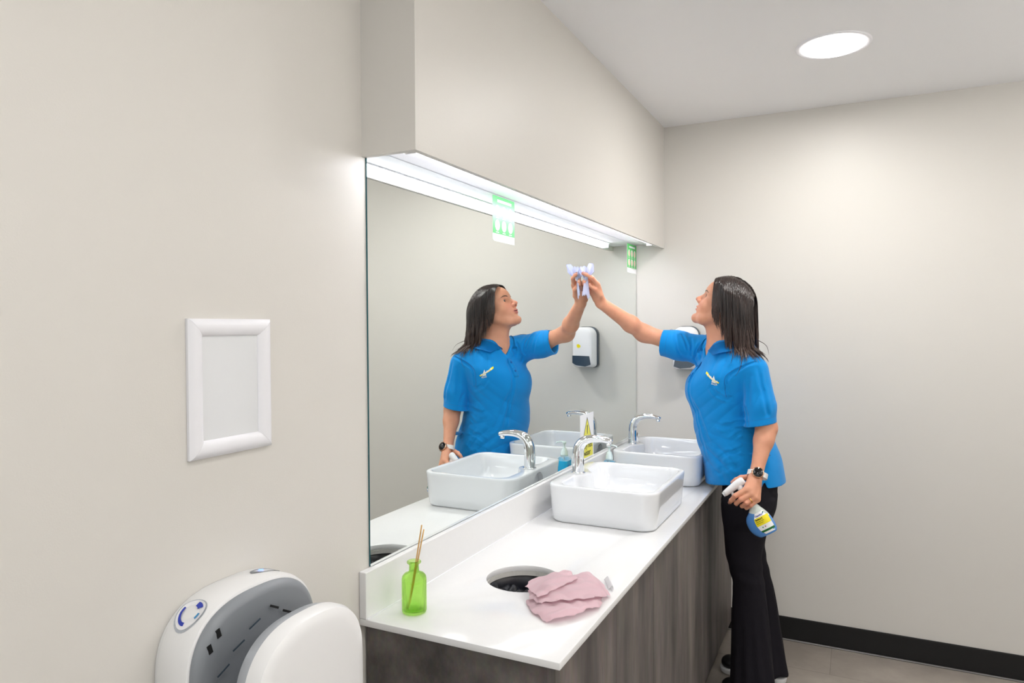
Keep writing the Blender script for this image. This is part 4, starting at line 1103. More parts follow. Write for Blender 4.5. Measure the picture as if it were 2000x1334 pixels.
def hem_z(p):
    return .847 - .025 * np.clip((.57 - p[..., 0]) / .11, 0, 1) + .003 * np.sin(14 * p[..., 0] + 9 * p[..., 1]) + .022 * np.exp(-((p[..., 0] - .696) / .007) ** 2) * (p[..., 1] < 2.93)
def cuts(p):
    """negative inside the shirt's extent (openings removed)"""
    # hem: slightly lower at the back, with a side slit
    c = hem_z(p) - p[..., 2]
    c = np.maximum(c, np.where((p[..., 0] < .36) & (p[..., 2] > 1.2), (p - CUT_R[0]) @ (CUT_R[1] / np.linalg.norm(CUT_R[1])), -1))
    nl = a3(.20, 0, -1.0); nl /= np.linalg.norm(nl)
    dsl = np.linalg.norm(p[..., :2] - a3(.690, 2.835), axis=-1)
    c = np.maximum(c, np.where((dsl < .075) & (p[..., 2] < 1.13) & (p[..., 2] > .98) & (p[..., 1] < 2.91), (p - a3(.690, 2.835, 1.096)) @ nl, -1))
    return c
def neck_hole(p):
    h = rc(p, a3(.548, 2.938, 1.372), a3(.535, 2.938, 1.48), .055, .066)
    v = rc(p, a3(.490, 2.925, 1.410), a3(.438, 2.905, 1.335), .032, .004)
    v = smin(v, rc(p, a3(.515, 2.93, 1.45), a3(.470, 2.92, 1.40), .05, .03), .02)
    return smin(h, v, .015)
ARM_CLR = .004
def arms_only(p):
    return np.minimum(rc(p, SL * .2 + EL * .8, EL * .7 + WL * .3, .040, .038), rc(p, SR * .35 + ER * .65, ER * .9 + WR * .1, .040, .038))
def shirt(p):
    s = shirt_solid(p)
    # sleeve tube must not merge below its hem: keep only torso there
    low = loft(p, SHIRT_LV, .70, 1.412, .02)
    z = p[..., 2]
    x, y = p[..., 0], p[..., 1]
    hollow = smax(s, -(s + .0095), .001)
    d = smax(hollow, cuts(p), .002)
    d = smax(d, -neck_hole(p), .003)
    return d
# torso cloth under the cut sleeve is re-added through a solid that excludes the sleeve
def torso_cloth(p):
    s = loft(p, SHIRT_LV, .70, 1.30, .02)
    x, y, z = p[..., 0], p[..., 1], p[..., 2]
    g = lambda c, s_: np.exp(-(np.sum((p - a3(*c)) ** 2, -1)) / (2 * s_ * s_))
    f = folds(p)
    s = s + f
    h = smax(s, -(s + .0095), .001)
    h = smax(h, hem_z(p) - z, .002)
    return smax(h, z - 1.25, .002)
def shirt_all(p): return np.minimum(shirt(p), torso_cloth(p))
def shirt_outer(p): return smax(shirt_solid(p), -neck_hole(p), .003)

def trousers(p):
    x, y, z = p[..., 0], p[..., 1], p[..., 2]
    hip = loft(p, smooth_lv([(.70, .618, 2.968, .146, .086, .12), (.78, .622, 2.970, .164, .104, .16), (.86, .616, 2.992, .158, .118, .2), (.93, .604, 3.0, .150, .118, .24), (.99, .59, 2.99, .150, .118, .28)]), .715, .90, .02)
    L1 = loft(p, smooth_lv([(.012, .657, 2.868, .076, .090, .0), (.09, .654, 2.868, .070, .083, .0), (.20, .648, 2.872, .060, .076, .0), (.30, .643, 2.874, .054, .071, .0), (.38, .640, 2.877, .052, .066, .0), (.46, .635, 2.880, .055, .061, .0), (.56, .617, 2.884, .066, .068, .0), (.65, .620, 2.892, .078, .080, .0), (.74, .626, 2.905, .084, .092, .0), (.80, .628, 2.915, .08, .092, .0)]), .020, .78, .004)
    L2 = loft(p, smooth_lv([(.012, .690, 3.070, .070, .085, .0), (.09, .682, 3.070, .066, .079, .0), (.20, .670, 3.070, .058, .072, .0), (.30, .660, 3.068, .053, .067, .0), (.38, .650, 3.066, .051, .063, .0), (.46, .634, 3.060, .054, .060, .0), (.56, .612, 3.050, .064, .066, .0), (.65, .615, 3.040, .076, .078, .0), (.74, .622, 3.030, .082, .090, .0), (.80, .628, 3.020, .08, .090, .0)]), .036, .78, .004)
    f = .0018 * np.sin(95 * z + 25 * x) * np.exp(-((z - .50) / .07) ** 2) + .0030 * np.sin(9 * np.arctan2(y - 2.87, x - .65) + 10 * z) * np.clip((.40 - z) / .3, 0, 1) * (y < 2.97) + .0030 * np.sin(8 * np.arctan2(y - 3.07, x - .68) + 8 * z) * np.clip((.40 - z) / .3, 0, 1) * (y >= 2.97)
    f = f + .002 * np.sin(60 * z - 30 * x) * np.exp(-((z - .75) / .08) ** 2)
    d = smin(smin(L1, L2, .01), hip, .05) + f
    # hollow at the hems
    return d

tp = thing('person', (.64, 2.97, 0.0), 'dark-haired person in blue polo shirt wiping the mirror and holding a spray bottle', 'person')
X = grade([(-.004, .085, .0021), (.085, .385, .005), (.385, .64, .0021), (.64, .79, .0045)])
Y = grade([(2.63, 2.71, .0026), (2.71, 2.86, .0038), (2.86, 3.06, .0021), (3.06, 3.16, .005)])
Z = grade([(-.004, .78, .010), (.78, .95, .0026), (.95, 1.36, .0055), (1.36, 1.70, .0021)])
V, Fq = net(body, X, Y, Z)
q = hl(V); ab = np.abs(q[:, 1])
skin = np.array(srgb(217, 158, 128)[:3]); tint = np.tile(skin, (len(V), 1))
def mixc(mask, c):
    global tint
    tint = tint * (1 - mask[:, None]) + np.array(srgb(*c)[:3]) * mask[:, None]
ga = lambda c, r: np.exp(-(((q[:, 0] - c[0]) / r[0]) ** 2 + ((ab - c[1]) / r[1]) ** 2 + ((q[:, 2] - c[2]) / r[2]) ** 2))
isface = ((q[:, 0] > .03) & (ab < .08) & (np.abs(q[:, 2]) < .12)).astype(float)
mixc(isface * .45 * ga((.075, .034, -.030), (.05, .022, .022)), (222, 132, 112))
mixc(isface * .45 * ga((.105, 0, -.020), (.02, .016, .016)), (222, 138, 118))
lipm = np.clip(1.25 - (((ab) / .0215) ** 2 + ((q[:, 2] + .0535) / .0118) ** 2), 0, 1) * (q[:, 0] > .078)
mixc(np.clip(lipm * 3, 0, 1) * .8, (196, 118, 112))
mixc(np.clip(1.0 - ((ab / .019) ** 2 + ((q[:, 2] + .0532) / .0028) ** 2 ), 0, 1) * (q[:, 0] > .074) * (q[:, 0] < .0905), (92, 38, 40))
mixc(np.clip(1.0 - (((ab - .0062) / .0042) ** 2 + ((q[:, 0] - .0975) / .0055) ** 2), 0, 1) * (q[:, 2] < -.026) * (q[:, 2] > -.036), (96, 48, 42))
# knuckles and finger tips a little redder
for F_ in (FING_R, FING_L):
    for pts, rr in F_:
        for pt in (pts[2], pts[4]):
            mixc(.35 * np.exp(-np.sum((V - np.array(pt)) ** 2, 1) / .011 ** 2), (224, 128, 112))
mesh_np('body', V, Fq, M['skin'], tp, tint)

# eyes
for s in (1, -1):
    me = bpy.data.meshes.new('eyeball'); bm = bm_new(); bmesh.ops.create_uvsphere(bm, u_segments=32, v_segments=24, radius=0.0122); bm.to_mesh(me); bm.free()
    o = link('eyeball', me, M['eye'], tp, True)
    c = hw(EYE_C[0], s * EYE_C[1], EYE_C[2])
    g = a3(0.02, 2.70, 1.69) - c; g /= np.linalg.norm(g)
    f_ = (HF * .55 + g * .6); f_ /= np.linalg.norm(f_)
    l_ = np.cross(a3(0, 0, 1), f_); l_ /= np.linalg.norm(l_); u_ = np.cross(f_, l_)
    Mx = Matrix(((f_[0], l_[0], u_[0], c[0]), (f_[1], l_[1], u_[1], c[1]), (f_[2], l_[2], u_[2], c[2]), (0, 0, 0, 1)))
    o.matrix_parent_inverse = Matrix.Identity(4); o.matrix_basis = Matrix.Translation(-Vector(tp.location)) @ Mx
    # brow and lashes follow the face surface
    fs = lambda P: face(hl(P))
    for nm, pts, r0 in (('eyebrow', [(.085, .014, .0255), (.083, .023, .0290), (.075, .035, .0310), (.062, .047, .0275)], .0013), ('eyelashes', [(.0755, .0205, .0090), (.0780, .0285, .0145), (.0760, .0370, .0145), (.0700, .0450, .0085)], .0007)):
        P = snap(fs, np.array([hw(a, s * b, c_) for a, b, c_ in catmull(pts, 5)]), .0004)
        bm = bm_new(); k = len(P); tube(bm, P, [r0 * (0.35 + 1.1 * math.sin(math.pi * min(1, (i + .6) / k * 1.05)) ** .7) for i in range(k)], 8)
        obj(nm, bm, M['brow'], tp, True)
bm = bm_new(); P = [hw(.0795 - .35 * (b * b) / .018, b, -.0512) for b in np.linspace(-.016, .016, 12)]; tube(bm, P, .0020, 8, ref=HU, squash=1.3); obj('teeth', bm, M['tooth'], tp, True)

# clothes
X = grade([(.240, .80, .0032)]); Y = grade([(2.755, 3.205, .0032)]); Z = grade([(.810, 1.46, .0032)])
V, Fq = net(shirt_all, X, Y, Z, 8)
ps = mesh_np('polo_shirt', V, Fq, M['shirt'], tp)
X = grade([(.53, .78, .005)]); Y = grade([(2.76, 3.17, .005)]); Z = grade([(.010, .99, .006)])
V, Fq = net(trousers, X, Y, Z, 8)
mesh_np('trousers', V, Fq, M['trousers'], tp)

# collar: band plus turned-down flap following the neck
def collar(side):
    rings = []
    n = 22
    ctrl_in = [(.478, 2.915, 1.372), (.505, 2.880, 1.400), (.555, 2.868, 1.415), (.612, 2.915, 1.425), (.618, 2.950, 1.428)] if side > 0 else [(.456, 2.940, 1.372), (.462, 2.975, 1.398), (.500, 3.002, 1.415), (.580, 2.998, 1.425), (.618, 2.950, 1.428)]
    ctrl_out = [(.502, 2.842, 1.360), (.540, 2.822, 1.372), (.585, 2.835, 1.378), (.640, 2.890, 1.378), (.655, 2.955, 1.384)] if side > 0 else [(.428, 2.972, 1.366), (.440, 3.000, 1.376), (.490, 3.040, 1.392), (.590, 3.045, 1.392), (.655, 2.955, 1.384)]
    A_, B_ = catmull(ctrl_in, 6), catmull(ctrl_out, 6)
    A0_ = A_ - a3(0, 0, .022)
    out = []
    for i in range(len(A_)):
        c = np.array((.545, 2.938, A_[i][2])); o = A_[i] - c; o /= np.linalg.norm(o)
        top = A_[i] + o * .002
        row = [A0_[i], A_[i] - o * .001, top + a3(0, 0, .003), top + o * .006 + a3(0, 0, .001)]
        row += list(catmull([top + o * .008, (top * .5 + B_[i] * .5) + a3(0, 0, .006) + o * .003, B_[i] + a3(0, 0, 0)], 4))[1:]
        out.append(row)
    out = np.array(out)
    fl = out[:, 5:]; d = shirt_outer(fl.reshape(-1, 3)).reshape(fl.shape[:2])
    sn = snap(shirt_outer, fl.reshape(-1, 3), .006, 4).reshape(fl.shape)
    out[:, 5:] = np.where((d < .006)[..., None], sn, fl)
    for _ in range(3):
        out[1:-1, 4:] = (out[:-2, 4:] + 2 * out[1:-1, 4:] + out[2:, 4:]) / 4
    bm = bm_new(); loops(bm, [[Vector(p) for p in r] for r in out], False)
    bmesh.ops.solidify(bm, geom=bm.faces[:], thickness=0.0022)
    o = obj('collar', bm, M['shirt'], ps, True)
    o.matrix_parent_inverse = Matrix.Translation(-Vector(tp.location)) if False else o.matrix_parent_inverse
    return o
def sub(o):      # child of the shirt (whose own origin sits at the person's origin)
    o.matrix_parent_inverse = Matrix.Identity(4)
    return o
sub(collar(1)); sub(collar(-1))
# placket, buttons
P = snap(shirt_outer, np.array([(.425, 2.905, z) for z in np.linspace(1.34, 1.235, 14)]), .0012)
bm = bm_new(); tube(bm, P, .0135, 10, squash=.12, ref=a3(-.9, -.4, .1)); sub(obj('placket', bm, M['shirt'], ps, True))
for k in (3, 10):
    n_ = P[k] - snap(shirt_outer, P[k:k + 1], -.004)[0]; n_ /= np.linalg.norm(n_)
    bm = bm_new(); lathe(bm, [(0, .002), (.0035, .002), (.0052, .0028), (.0055, .0015), (.005, 0)], Vector(P[k] + n_ * .0012), 18, ax=Vector(n_), cap0=False, cap1=False); sub(obj('button', bm, M['shirt_dark'], ps, True))
# sleeve hem bands and shoulder seam
def bandring(c, ax, r0, n=64, w=.0005):
    ax = Vector(ax).normalized(); u = ax.orthogonal().normalized(); v = ax.cross(u)
    P = np.array([np.array(Vector(c) + (u * math.cos(2 * math.pi * i / n) + v * math.sin(2 * math.pi * i / n)) * r0) for i in range(n)])
    P = snap(shirt_solid, P, -.0001, 8)
    for _ in range(6): P = (np.roll(P, 1, 0) + 2 * P + np.roll(P, -1, 0)) / 4
    P = snap(shirt_solid, P, -.0001, 2)
    bm = bm_new(); P = np.concatenate([P, P[:1]]); tube(bm, P, w, 6, caps=False); return bm
sub(obj('sleeve_stitching', bandring((.688, 2.835, 1.121), (.20, 0, -1), .062), M['shirt_dark'], ps, True))
sub(obj('sleeve_stitching', bandring((.288, 3.012, 1.404), (-.975, 0, .16), .061), M['shirt_dark'], ps, True))
P = snap(shirt_outer, catmull([(0.674, 2.80, 1.345), (0.622, 2.80, 1.324), (0.563, 2.80, 1.284), (0.557, 2.80, 1.231), (0.562, 2.80, 1.198)], 8), .0001)
bm = bm_new(); tube(bm, P, .0009, 6); sub(obj('shoulder_seam', bm, M['shirt_dark'], ps, True))
# embroidered mark: white sail-shaped triangle with blue lettering under a yellow word
LC = a3(.512, 2.802, 1.268); Lu = a3(.40, -.90, -.17); Lu /= np.linalg.norm(Lu); Lv = a3(.05, 0, 1.0); Lv -= Lu * (Lv @ Lu); Lv /= np.linalg.norm(Lv)
def on_shirt(u, v, e): return Vector(snap(shirt_outer, (LC + Lu * (u * 1.5) + Lv * (v * 1.02))[None], e, 8)[0])
tri_ = [(-.006, -.020), (.022, -.022), (-.001, .015)]
def fill(pts, m, nm, e):
    n = 8; bm = bm_new(); A_, B_, C_ = [np.array(p) for p in pts]; vs_ = {}
    for i in range(n + 1):
        for j in range(n + 1 - i):
            p = A_ + (B_ - A_) * i / n + (C_ - A_) * j / n; vs_[i, j] = bm.verts.new(on_shirt(p[0], p[1], e))
    for i in range(n):
        for j in range(n - i):
            bm.faces.new((vs_[i, j], vs_[i + 1, j], vs_[i, j + 1]))
            if i + j < n - 1: bm.faces.new((vs_[i + 1, j], vs_[i + 1, j + 1], vs_[i, j + 1]))
    sub(obj(nm, bm, m, ps, True))
fill(tri_, M['white_print'], 'logo_sail', .0012)
def shirt_text(txt, size, cu, cv, rot, m, nm, e):
    c, s = math.cos(rot), math.sin(rot); pts = []
    me = text_mesh(txt, size, lambda u, v: Vector((cu + u * c - v * s, cv + u * s + v * c, 0)), bold=.0004)
    P = np.array([v.co[:2] for v in me.vertices]); W_ = snap(shirt_outer, LC + P[:, :1] * 1.5 * Lu + P[:, 1:] * 1.02 * Lv, e, 8)
    for v, w_ in zip(me.vertices, W_): v.co = w_
    sub(link(nm, me, m, ps))
fill([(-.034, .012), (.030, -.008), (.028, -.014)], M['yellow'], 'logo_bar', .0016); fill([(-.034, .012), (.028, -.014), (-.034, .004)], M['yellow'], 'logo_bar', .0016)
shirt_text('professional', .0105, -.002, 0.0, -.29, M['white_print'], 'logo_word', .0022)
shirt_text('clean', .0105, .0055, -.0155, -.12, M['blue_print_l'], 'logo_small_word', .0022)

# hair: under-layer plus long strands combed down from the parting under gravity
def scalp(p):
    q = hl(p); return skull(q)
def cap_sdf(p):
    q = hl(p); d = skull(q) - .007
    fr = q[..., 0] - (.058 + .30 * (q[..., 2] - .07) - 2.2 * q[..., 1] ** 2 * 3)      # hairline
    d = smax(d, fr * .7, .006)
    low = -(q[..., 2] + .045 + .35 * q[..., 0])
    return smax(d, low, .01)
X = grade([(.42, .66, .004)]); Y = grade([(2.85, 3.07, .004)]); Z = grade([(1.47, 1.72, .004)])
V, Fq = net(cap_sdf, X, Y, Z, 8)
hc = np.array(srgb(40, 26, 22)[:3])
hair = mesh_np('hair', V, Fq, M['hair'], tp, np.tile(hc, (len(V), 1)))
def collide(p):
    return np.minimum(np.minimum(face(hl(p)), rc(p, hw(-0.022, 0, -0.050), a3(.548, 2.940, 1.375), 0.049, 0.052)), shirt_outer_collar(p))
def shirt_outer_collar(p): return smin(shirt_solid(p), rc(p, a3(.548, 2.938, 1.36), a3(.545, 2.938, 1.402), .088, .072), .02)
NS = 2600
side = np.where(rng.random(NS) < .62, 1, -1)
a0 = rng.uniform(-.085, .074, NS); lay = rng.random(NS)
ub = rng.random(NS) ** 1.8
b0 = side * (.002 + .060 * ub * np.clip((.06 - a0) / .04, .10, 1)) + .006
lq = np.stack([a0, b0, .09 * np.ones(NS)], -1)
P = snap(scalp, HO + lq @ HR_, .006, 8)
off = .0055 + (.0065 * (1 - ub) + .003 * lay) * np.clip(1 - (a0 - .0) / .09, .35, 1)
L_ = rng.uniform(.262, .338, NS) * np.where(side > 0, 1, .93) * np.clip(1 - (a0 - .012) * 6.0, .66, 1) * np.where(rng.random(NS) < .1, .9, 1)
step = .006; nst = int(.39 / step)
path = [P.copy()]; vel = side[:, None] * HL * 1.0 + HF * np.clip(a0, -.09, .05)[:, None] * 3.0
for k in range(nst):
    e = 6e-4
    dd = collide(P); g = np.stack([collide(P + a3(*v) * e) - collide(P - a3(*v) * e) for v in ((1, 0, 0), (0, 1, 0), (0, 0, 1))], -1); g /= np.linalg.norm(g, axis=-1, keepdims=True) + 1e-9
    s_ = k * step
    grav = np.tile(a3(.03, 0, -1.0), (NS, 1))
    lat = side[:, None] * HL * max(0, 1 - s_ / .07) * 1.3
    want = grav * min(1, .35 + s_ / .08) + lat
    near = np.clip(1 - (dd - off) / .006, 0, 1)[:, None]
    dirn = want - g * np.minimum(0, (want * g).sum(-1))[:, None] * near
    dirn = dirn / (np.linalg.norm(dirn, axis=-1, keepdims=True) + 1e-9)
    vel = vel * .55 + dirn * .45; vel /= np.linalg.norm(vel, axis=-1, keepdims=True) + 1e-9
    P = P + vel * step
    dd = collide(P); g = np.stack([collide(P + a3(*v) * e) - collide(P - a3(*v) * e) for v in ((1, 0, 0), (0, 1, 0), (0, 0, 1))], -1); g /= np.linalg.norm(g, axis=-1, keepdims=True) + 1e-9
    push = np.maximum(off * np.clip(1.2 - s_ / .5, .3, 1) - dd, 0)
    P = P + g * push[:, None]
    path.append(P.copy())
path = np.array(path)            # steps, strands, 3
clump = rng.integers(0, 90, NS); _m = path[min(34, len(path) - 1)]; _ks = _m[rng.integers(0, NS, 90)]; clump = np.argmin(((_m[:, None] - _ks[None]) ** 2).sum(-1), 1)
for c_i in range(90):
    k_ = clump == c_i
    if k_.sum() > 2:
        mean_ = path[:, k_].mean(1, keepdims=True); w_t = np.clip((np.arange(len(path)) * step - .10) / .26, 0, 1)[:, None, None] ** 1.2 * .62
        path[:, k_] = path[:, k_] * (1 - w_t) + mean_ * w_t
wob = rng.normal(size=(90, 3))[clump] * .0026 + rng.normal(size=(NS, 3)) * .0008
ph = rng.uniform(0, 6.28, 90)[clump]
nseg = np.clip((L_ / step).astype(int), 10, nst)
Vh, Fh, Th = [], [], []; base = 0; ns = 5
for i in range(NS):
    k = nseg[i]; pts = path[:k:2, i].copy(); m_ = len(pts); tt = np.linspace(0, 1, m_)
    amp = (tt ** 2)[:, None] * wob[i] * 2.2
    pts = pts + amp * np.sin(tt * 9 + ph[i])[:, None]
    T_ = np.gradient(pts, axis=0); T_ /= np.linalg.norm(T_, axis=1)[:, None] + 1e-9
    U_ = np.cross(T_, a3(.3, .8, .1)); U_ /= np.linalg.norm(U_, axis=1)[:, None] + 1e-9; W_ = np.cross(T_, U_)
    r_ = (.0009 + .0005 * lay[i]) * np.clip(np.minimum(tt * 14 + .08, (1 - tt) * 5 + .12), 0, 1)
    an = np.linspace(0, 2 * math.pi, ns, endpoint=False)
    ring = pts[:, None] + r_[:, None, None] * (np.cos(an)[None, :, None] * U_[:, None] + np.sin(an)[None, :, None] * W_[:, None])
    Vh.append(ring.reshape(-1, 3))
    a_ = np.arange(m_ - 1)[:, None] * ns + np.arange(ns)[None]; b_ = np.arange(m_ - 1)[:, None] * ns + (np.arange(ns)[None] + 1) % ns
    Fh.append((np.stack([a_, b_, b_ + ns, a_ + ns], -1).reshape(-1, 4)) + base); base += m_ * ns
    c1 = np.array(srgb(42, 27, 23)[:3]) * rng.uniform(.25, 1.05); c2 = np.array(srgb(84, 60, 50)[:3]) * rng.uniform(.7, 1.3)
    cc = c1 + (c2 - c1) * np.clip(tt * 1.4 - .6, 0, 1)[:, None] ** 1.5
    Th.append(np.repeat(cc, ns, 0))
o = mesh_np('hair_strands', np.concatenate(Vh), np.concatenate(Fh), M['hair'], hair, np.concatenate(Th)); sub(o); o['kind'] = 'stuff'
# stray locks curling over the shoulders
for pts in ([(.585, 2.845, 1.40), (.60, 2.80, 1.385), (.622, 2.785, 1.35), (.615, 2.775, 1.31), (.60, 2.775, 1.285)], [(.57, 2.84, 1.42), (.575, 2.82, 1.39), (.585, 2.800, 1.36), (.580, 2.79, 1.33)],
            [(.50, 3.03, 1.42), (.47, 3.06, 1.435), (.44, 3.08, 1.44), (.405, 3.09, 1.43)], [(.66, 2.93, 1.42), (.69, 2.90, 1.405), (.705, 2.87, 1.39), (.712, 2.85, 1.365)]):
    c_ = snap(shirt_outer, catmull(pts, 8), .0022, 4); c0 = catmull(pts, 8); c_ = np.where((shirt_outer(c0) < .002)[:, None], c_, c0)
    bm = bm_new(); tube(bm, c_, np.interp(np.linspace(0, 1, len(c_)), [0, .5, 1], [.0028, .0018, .0004]), 8, squash=.5)
    sub(obj('loose_lock', bm, M['brow'], hair, True))

# shoes
for fx, fy, hx_ in ((.660, 2.870, .185), (.625, 3.070, .235)):
    t0 = fx - .135
    def foot(p, t0=t0, fy=fy, hx_=hx_):
        d = rc(p, (t0 + .048, fy, .040), (t0 + .14, fy, .045), .038, .038, ((0, 0, 1), .75)); d = smin(d, rc(p, (t0 + .14, fy, .05), (t0 + hx_, fy, .055), .038, .034), .03)
        d = smin(d, rc(p, (t0 + hx_ - .045, fy, .07), (t0 + hx_ - .035, fy, .12), .034, .034), .02); return smax(d, .022 - p[..., 2], .003)
    def sol(p, t0=t0, fy=fy, hx_=hx_):
        d = rc(p, (t0 + .050, fy, .018), (t0 + hx_, fy, .018), .045, .038, ((0, 0, 1), 1.0)); return smax(smax(d, p[..., 2] - (.024 + .0 * p[..., 0]), .003), .0005 - p[..., 2], .002)
    X = grade([(t0 - .01, t0 + .29, .004)]); Y = grade([(fy - .06, fy + .06, .004)]); Z = grade([(-.004, .17, .004)])
    V, Fq = net(foot, X, Y, Z, 8); sh = mesh_np('shoe', V, Fq, M['shoe'], tp)
    V, Fq = net(sol, X, Y, grade([(-.003, .03, .003)]), 8); sub(mesh_np('sole', V, Fq, M['sole'], sh))

# wristwatch on the hanging arm, finger ring
wa = (WL - EL) / np.linalg.norm(WL - EL); wc = a3(.6835, 2.7510, .9180)
out_ = a3(.15, -1, .30); out_ -= wa * (out_ @ wa); out_ /= np.linalg.norm(out_); sd_ = np.cross(wa, out_)
wt = thing('wristwatch', tuple(wc), '', 'watch'); 
for k_ in ('label', 'category'): 
    if k_ in wt: del wt[k_]
wt.parent = tp; wt.location = Vector(wc) - Vector(tp.location)
def wsub(o): o.matrix_parent_inverse = Matrix.Translation(-Vector(wc)); return o
bm = bm_new()
rings = []
for i in range(48):
    a = 2 * math.pi * i / 48; d_ = math.cos(a) * .92 * out_ + math.sin(a) * 1.16 * sd_
    R0, R1 = .0290, .0318; h_ = .0095
    rings.append([Vector(wc + d_ * R0 - wa * h_), Vector(wc + d_ * R1 - wa * h_), Vector(wc + d_ * R1 + wa * h_), Vector(wc + d_ * R0 + wa * h_)])
rings.append(rings[0]); loops(bm, rings, True); bmesh.ops.remove_doubles(bm, verts=bm.verts[:], dist=1e-6); wsub(obj('watch_strap', bm, M['strap'], wt, auto=True))
fc = Vector(wc + out_ * .027)
bm = bm_new(); lathe(bm, [(0, 0), (.0195, 0), (.0212, .003), (.0212, .008), (.0198, .0098), (.0182, .0102)], fc, 40, ax=Vector(out_), cap0=False, cap1=False); wsub(obj('watch_case', bm, M['rose_gold'], wt, True))
bm = bm_new(); lathe(bm, [(.0184, .0100), (.0178, .0108), (0, .0110)], fc, 40, ax=Vector(out_), cap0=False, cap1=False); wsub(obj('watch_dial', bm, M['black_gloss'], wt, True))
bm = bm_new(); lathe(bm, [(0, 0), (.0022, 0), (.0022, .004), (0, .004)], fc + Vector(sd_ * .0205 + out_ * .005), 14, ax=Vector(sd_), cap0=False, cap1=False); wsub(obj('watch_crown', bm, M['rose_gold'], wt, True))
pa, pb = np.array(FING_L[2][0][1]), np.array(FING_L[2][0][2]); fd = (pb - pa) / np.linalg.norm(pb - pa); cc_ = pa * .45 + pb * .55
bm = bm_new(); tube(bm, [cc_ + .0108 * (math.cos(t_) * np.cross(fd, a3(0, 0, 1)) / np.linalg.norm(np.cross(fd, a3(0, 0, 1))) + math.sin(t_) * np.cross(fd, np.cross(fd, a3(0, 0, 1)) / np.linalg.norm(np.cross(fd, a3(0, 0, 1))))) for t_ in np.linspace(0, 2 * math.pi, 33)], .0014, 8, caps=False); obj('finger_ring', bm, M['gold'], tp, True)
# nails
for F_, s_ in ((FING_L, 0), (FING_R, 1)):
    for n_i, (pts, rr) in enumerate(F_):
        if (s_ == 0 and n_i in (0, 4)) or (s_ == 1 and n_i in (0, 4)):
            p3, p4 = np.array(pts[3]), np.array(pts[4]); d_ = (p4 - p3) / np.linalg.norm(p4 - p3)
            nrm = a3(-.3, -1, .2) if s_ == 0 else a3(.8, -.5, .4)
            nrm -= d_ * (nrm @ d_); nrm /= np.linalg.norm(nrm); sd = np.cross(d_, nrm); r4 = rr[4]
            bm = bm_new(); rg = []
            for u in np.linspace(-.7, .7, 7):
                rg.append([Vector(p4 + d_ * v + (r4 + .0006) * (math.cos(u) * nrm + math.sin(u) * sd) - nrm * .0004) for v in np.linspace(-.004, .0055, 5)])
            loops(bm, rg, False); bmesh.ops.solidify(bm, geom=bm.faces[:], thickness=0.0005); obj('fingernail', bm, M['nail'], tp, True)

# ================================================================== PAPER TOWEL in the raised hand
tt_ = thing('paper_towel', (.02, 2.70, 1.62), 'crumpled pale blue paper towel pressed against the mirror by the raised hand', 'paper towel')
def towel(nm, c, dir_, wid, L, fan, seed, r=0.0):
    """a gathered sheet: narrow waist at c fanning out along dir_"""
    r_ = np.random.default_rng(seed); n, m_ = 46, 22
    d = np.array(dir_, float); d /= np.linalg.norm(d); sdv = np.cross(d, a3(1, 0, 0)); sdv /= np.linalg.norm(sdv); nv = a3(1, 0, 0)
    ph_ = r_.uniform(0, 6, 6); bm = bm_new(); g = []
    for i in range(m_):
        t_ = i / (m_ - 1); row = []
        for j in range(n):
            u = j / (n - 1) * 2 - 1
            w_ = wid * (.28 + fan * t_ ** .8)
            zz = .0065 * math.sin(9 * u + ph_[0] + 2 * t_) + .004 * math.sin(19 * u + ph_[1] - 3 * t_) + .0025 * math.sin(37 * u + ph_[2] + 9 * t_) + .003 * math.sin(14 * t_ + 6 * u + ph_[3])
            edge = 1 + .13 * math.sin(7 * u + ph_[4]) + .07 * math.sin(17 * u + ph_[5])
            p = np.array(c) + d * (L * t_ * edge * (1 - .22 * u * u)) + sdv * (u * w_ * (1 - .1 * math.sin(8 * t_ + ph_[1]))) + nv * (zz * (.5 + .8 * t_) + .012)
            p[0] = max(p[0], .0068 + .0004 * math.sin(30 * u)); row.append(Vector(p))
        g.append(row)
    loops(bm, g, False); bmesh.ops.solidify(bm, geom=bm.faces[:], thickness=0.0005); obj(nm, bm, M['paper_blue'], tt_, True)
def fan(nm, c, tips, L0, seed, amp=.006):
    """a pinched sheet opening like a flower: rim points fanned from the grip c"""
    r_ = np.random.default_rng(seed); c = np.array(c, float); rim = catmull(tips, 9); n = len(rim); m_ = 16; g = []
    ph_ = r_.uniform(0, 6, 8); nv = a3(.25, -1, .3); nv /= np.linalg.norm(nv)
    for i in range(m_):
        t_ = i / (m_ - 1); row = []
        for j in range(n):
            u = j / (n - 1) * 2 - 1
            b = c + a3(.004 * u, .004 * u, 0)
            e_ = 1 + .07 * math.sin(6 * u + ph_[4]) + .04 * math.sin(15 * u + ph_[5])
            p = b + (rim[j] - b) * (t_ ** .9 * (1 + (e_ - 1) * t_))
            p = p + nv * amp * t_ ** .6 * (math.sin(6 * u + ph_[0]) + .5 * math.sin(14 * u + ph_[1] + 3 * t_) + .35 * math.sin(9 * t_ + 12 * u + ph_[2]))
            p[0] = max(p[0], .0066); row.append(Vector(p))
        g.append(row)
    bm = bm_new(); loops(bm, g, False); bmesh.ops.solidify(bm, geom=bm.faces[:], thickness=0.0005); obj(nm, bm, M['paper_blue'], tt_, True)
fan('towel_fan', (.022, 2.698, 1.668), [(.008, 2.712, 1.700), (.010, 2.694, 1.716), (.026, 2.686, 1.712), (.044, 2.682, 1.728), (.060, 2.682, 1.722), (.066, 2.686, 1.704), (.052, 2.690, 1.690)], 0, 3)
